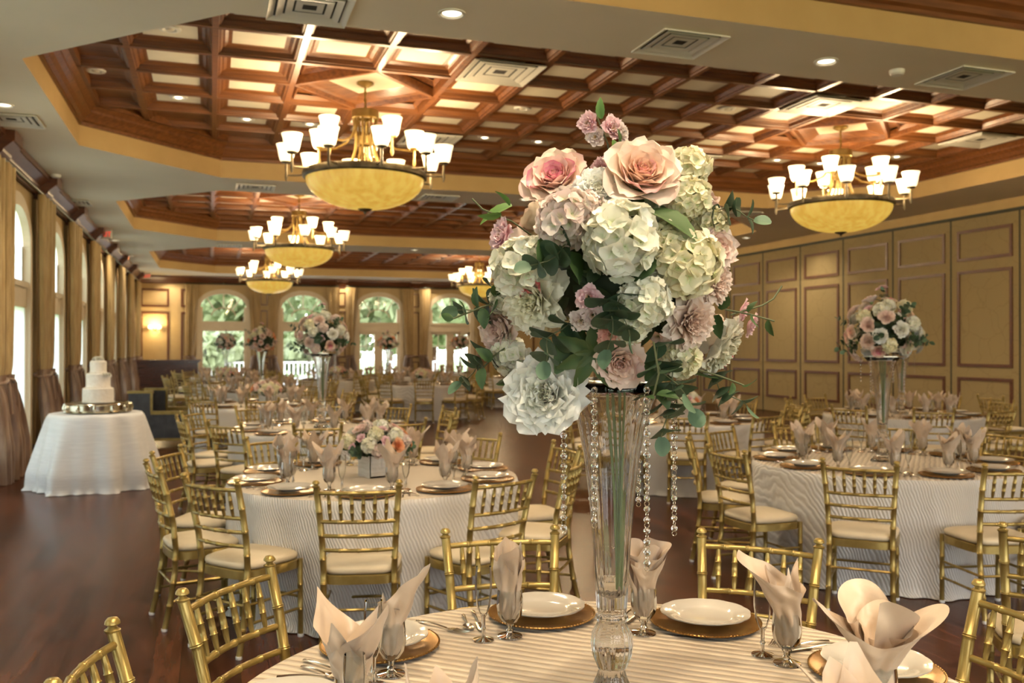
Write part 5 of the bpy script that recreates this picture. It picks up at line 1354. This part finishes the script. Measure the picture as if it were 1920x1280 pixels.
# exit signs
def exit_sign(loc, rz, w_):
    t = thing('exit_sign', 'small white and red exit sign ' + w_, 'sign', loc, rz, 'exit signs')
    MB().box(-.15, .15, -.02, .02, -.20, 0).obj('sign_box', M_WHITEMETAL, t, smooth=False)
    cu = bpy.data.curves.new('lettering', 'FONT'); cu.body = 'EXIT'; cu.size = .15; cu.extrude = .002; cu.align_x = 'CENTER'
    cu.materials.append(glow('red_letters', (.9, .05, .03), 1.2) if 'red_letters' not in MATS else MATS['red_letters'])
    to = bpy.data.objects.new('tmp', cu); COL.objects.link(to); me = bpy.data.meshes.new_from_object(to); bpy.data.objects.remove(to)
    link('lettering', me, t, (0, -.022, -.155), (PI/2, 0, 0))
q = at(196, 430, ZC); exit_sign((q.x, q.y, ZC), -.35, 'under the ceiling by the third window bay')
q = at(274, 512, ZC); exit_sign((max(q.x, -2.2), q.y, ZC), -.2, 'under the ceiling near the sconce wall')

# ================================================================== OUTSIDE
gm = noise_mix(mat('lawn_grass', (.20, .32, .10), .9), (.16, .28, .08), (.30, .42, .16), 6)
MB().box(-60, 60, -30, 110, -.35, -.16).obj('ground', gm, smooth=False, kind='structure')
pv = noise_mix(mat('terrace_paving', (.60, .58, .54), .8), (.55, .53, .50), (.66, .64, .60), 2)
MB().box(-10, 24, YF+.32, 44, -.16, -.05).obj('terrace', pv, smooth=False, kind='structure')
def tree(x, y, h, r, seed, lab):
    rnd = random.Random(seed); t = thing('garden_tree', lab, 'tree', (x, y, -.16), 0, 'garden trees outside the end wall')
    MB().tube([(0, 0, 0), (.1, 0, h*.3), (0, .1, h*.6)], [.22, .16, .10], 8).obj('trunk', M_TRIMWOOD, t)
    mb = MB()
    for i in range(1700):
        z = 1-2*rnd.random(); a = rnd.random()*6.28; rr = math.sqrt(1-z*z); k = rnd.random()**.4
        p = Vector((rr*math.cos(a)*r*k, rr*math.sin(a)*r*k, h*.58+z*h*.42*k)); s = rnd.uniform(.22, .5)
        d = Vector((rnd.uniform(-1, 1), rnd.uniform(-1, 1), rnd.uniform(-1, 1))).normalized(); u = d.orthogonal().normalized()*s; v = d.cross(u).normalized()*s*.6
        mb.quad(p-u, p+v, p+u, p-v)
    mb.obj('crown', M_TREE, t, smooth=False)
for i, (x, y, h, r, lab) in enumerate(((-2, 52, 9, 4, 'leafy tree outside the first end window'), (6.5, 62, 10, 4.2, 'leafy tree outside between the first two end windows'), (12.5, 52, 8, 3.6, 'leafy tree outside the glass doors'), (21, 60, 11, 4.5, 'leafy tree outside past the glass doors'),
                                       (1.5, 49, 8, 3.4, 'leafy tree just behind the picket fence'), (9, 47.5, 7.5, 3.2, 'leafy tree close behind the picket fence by the doors'), (0, 44, 2.6, 2.2, 'low shrub outside the first end window'), (5, 45, 2.4, 2.0, 'low shrub outside the second end window'))):
    tree(x, y, h, r, 50+i, lab)
fn = thing('garden_fence', 'white picket fence outside the end windows', 'fence', (0, 42.5, -.05))
b = MB(); b.box(-8, 20, 0, .06, .85, .92); b.box(-8, 20, 0, .06, .12, .18); b.obj('rails', M_CAP, fn, smooth=False)
b = MB()
for k in range(140): b.box(-8+.2*k, -7.94+.2*k, -.01, .03, 0, .88)
b.obj('pickets', M_CAP, fn, smooth=False)['kind'] = 'stuff'
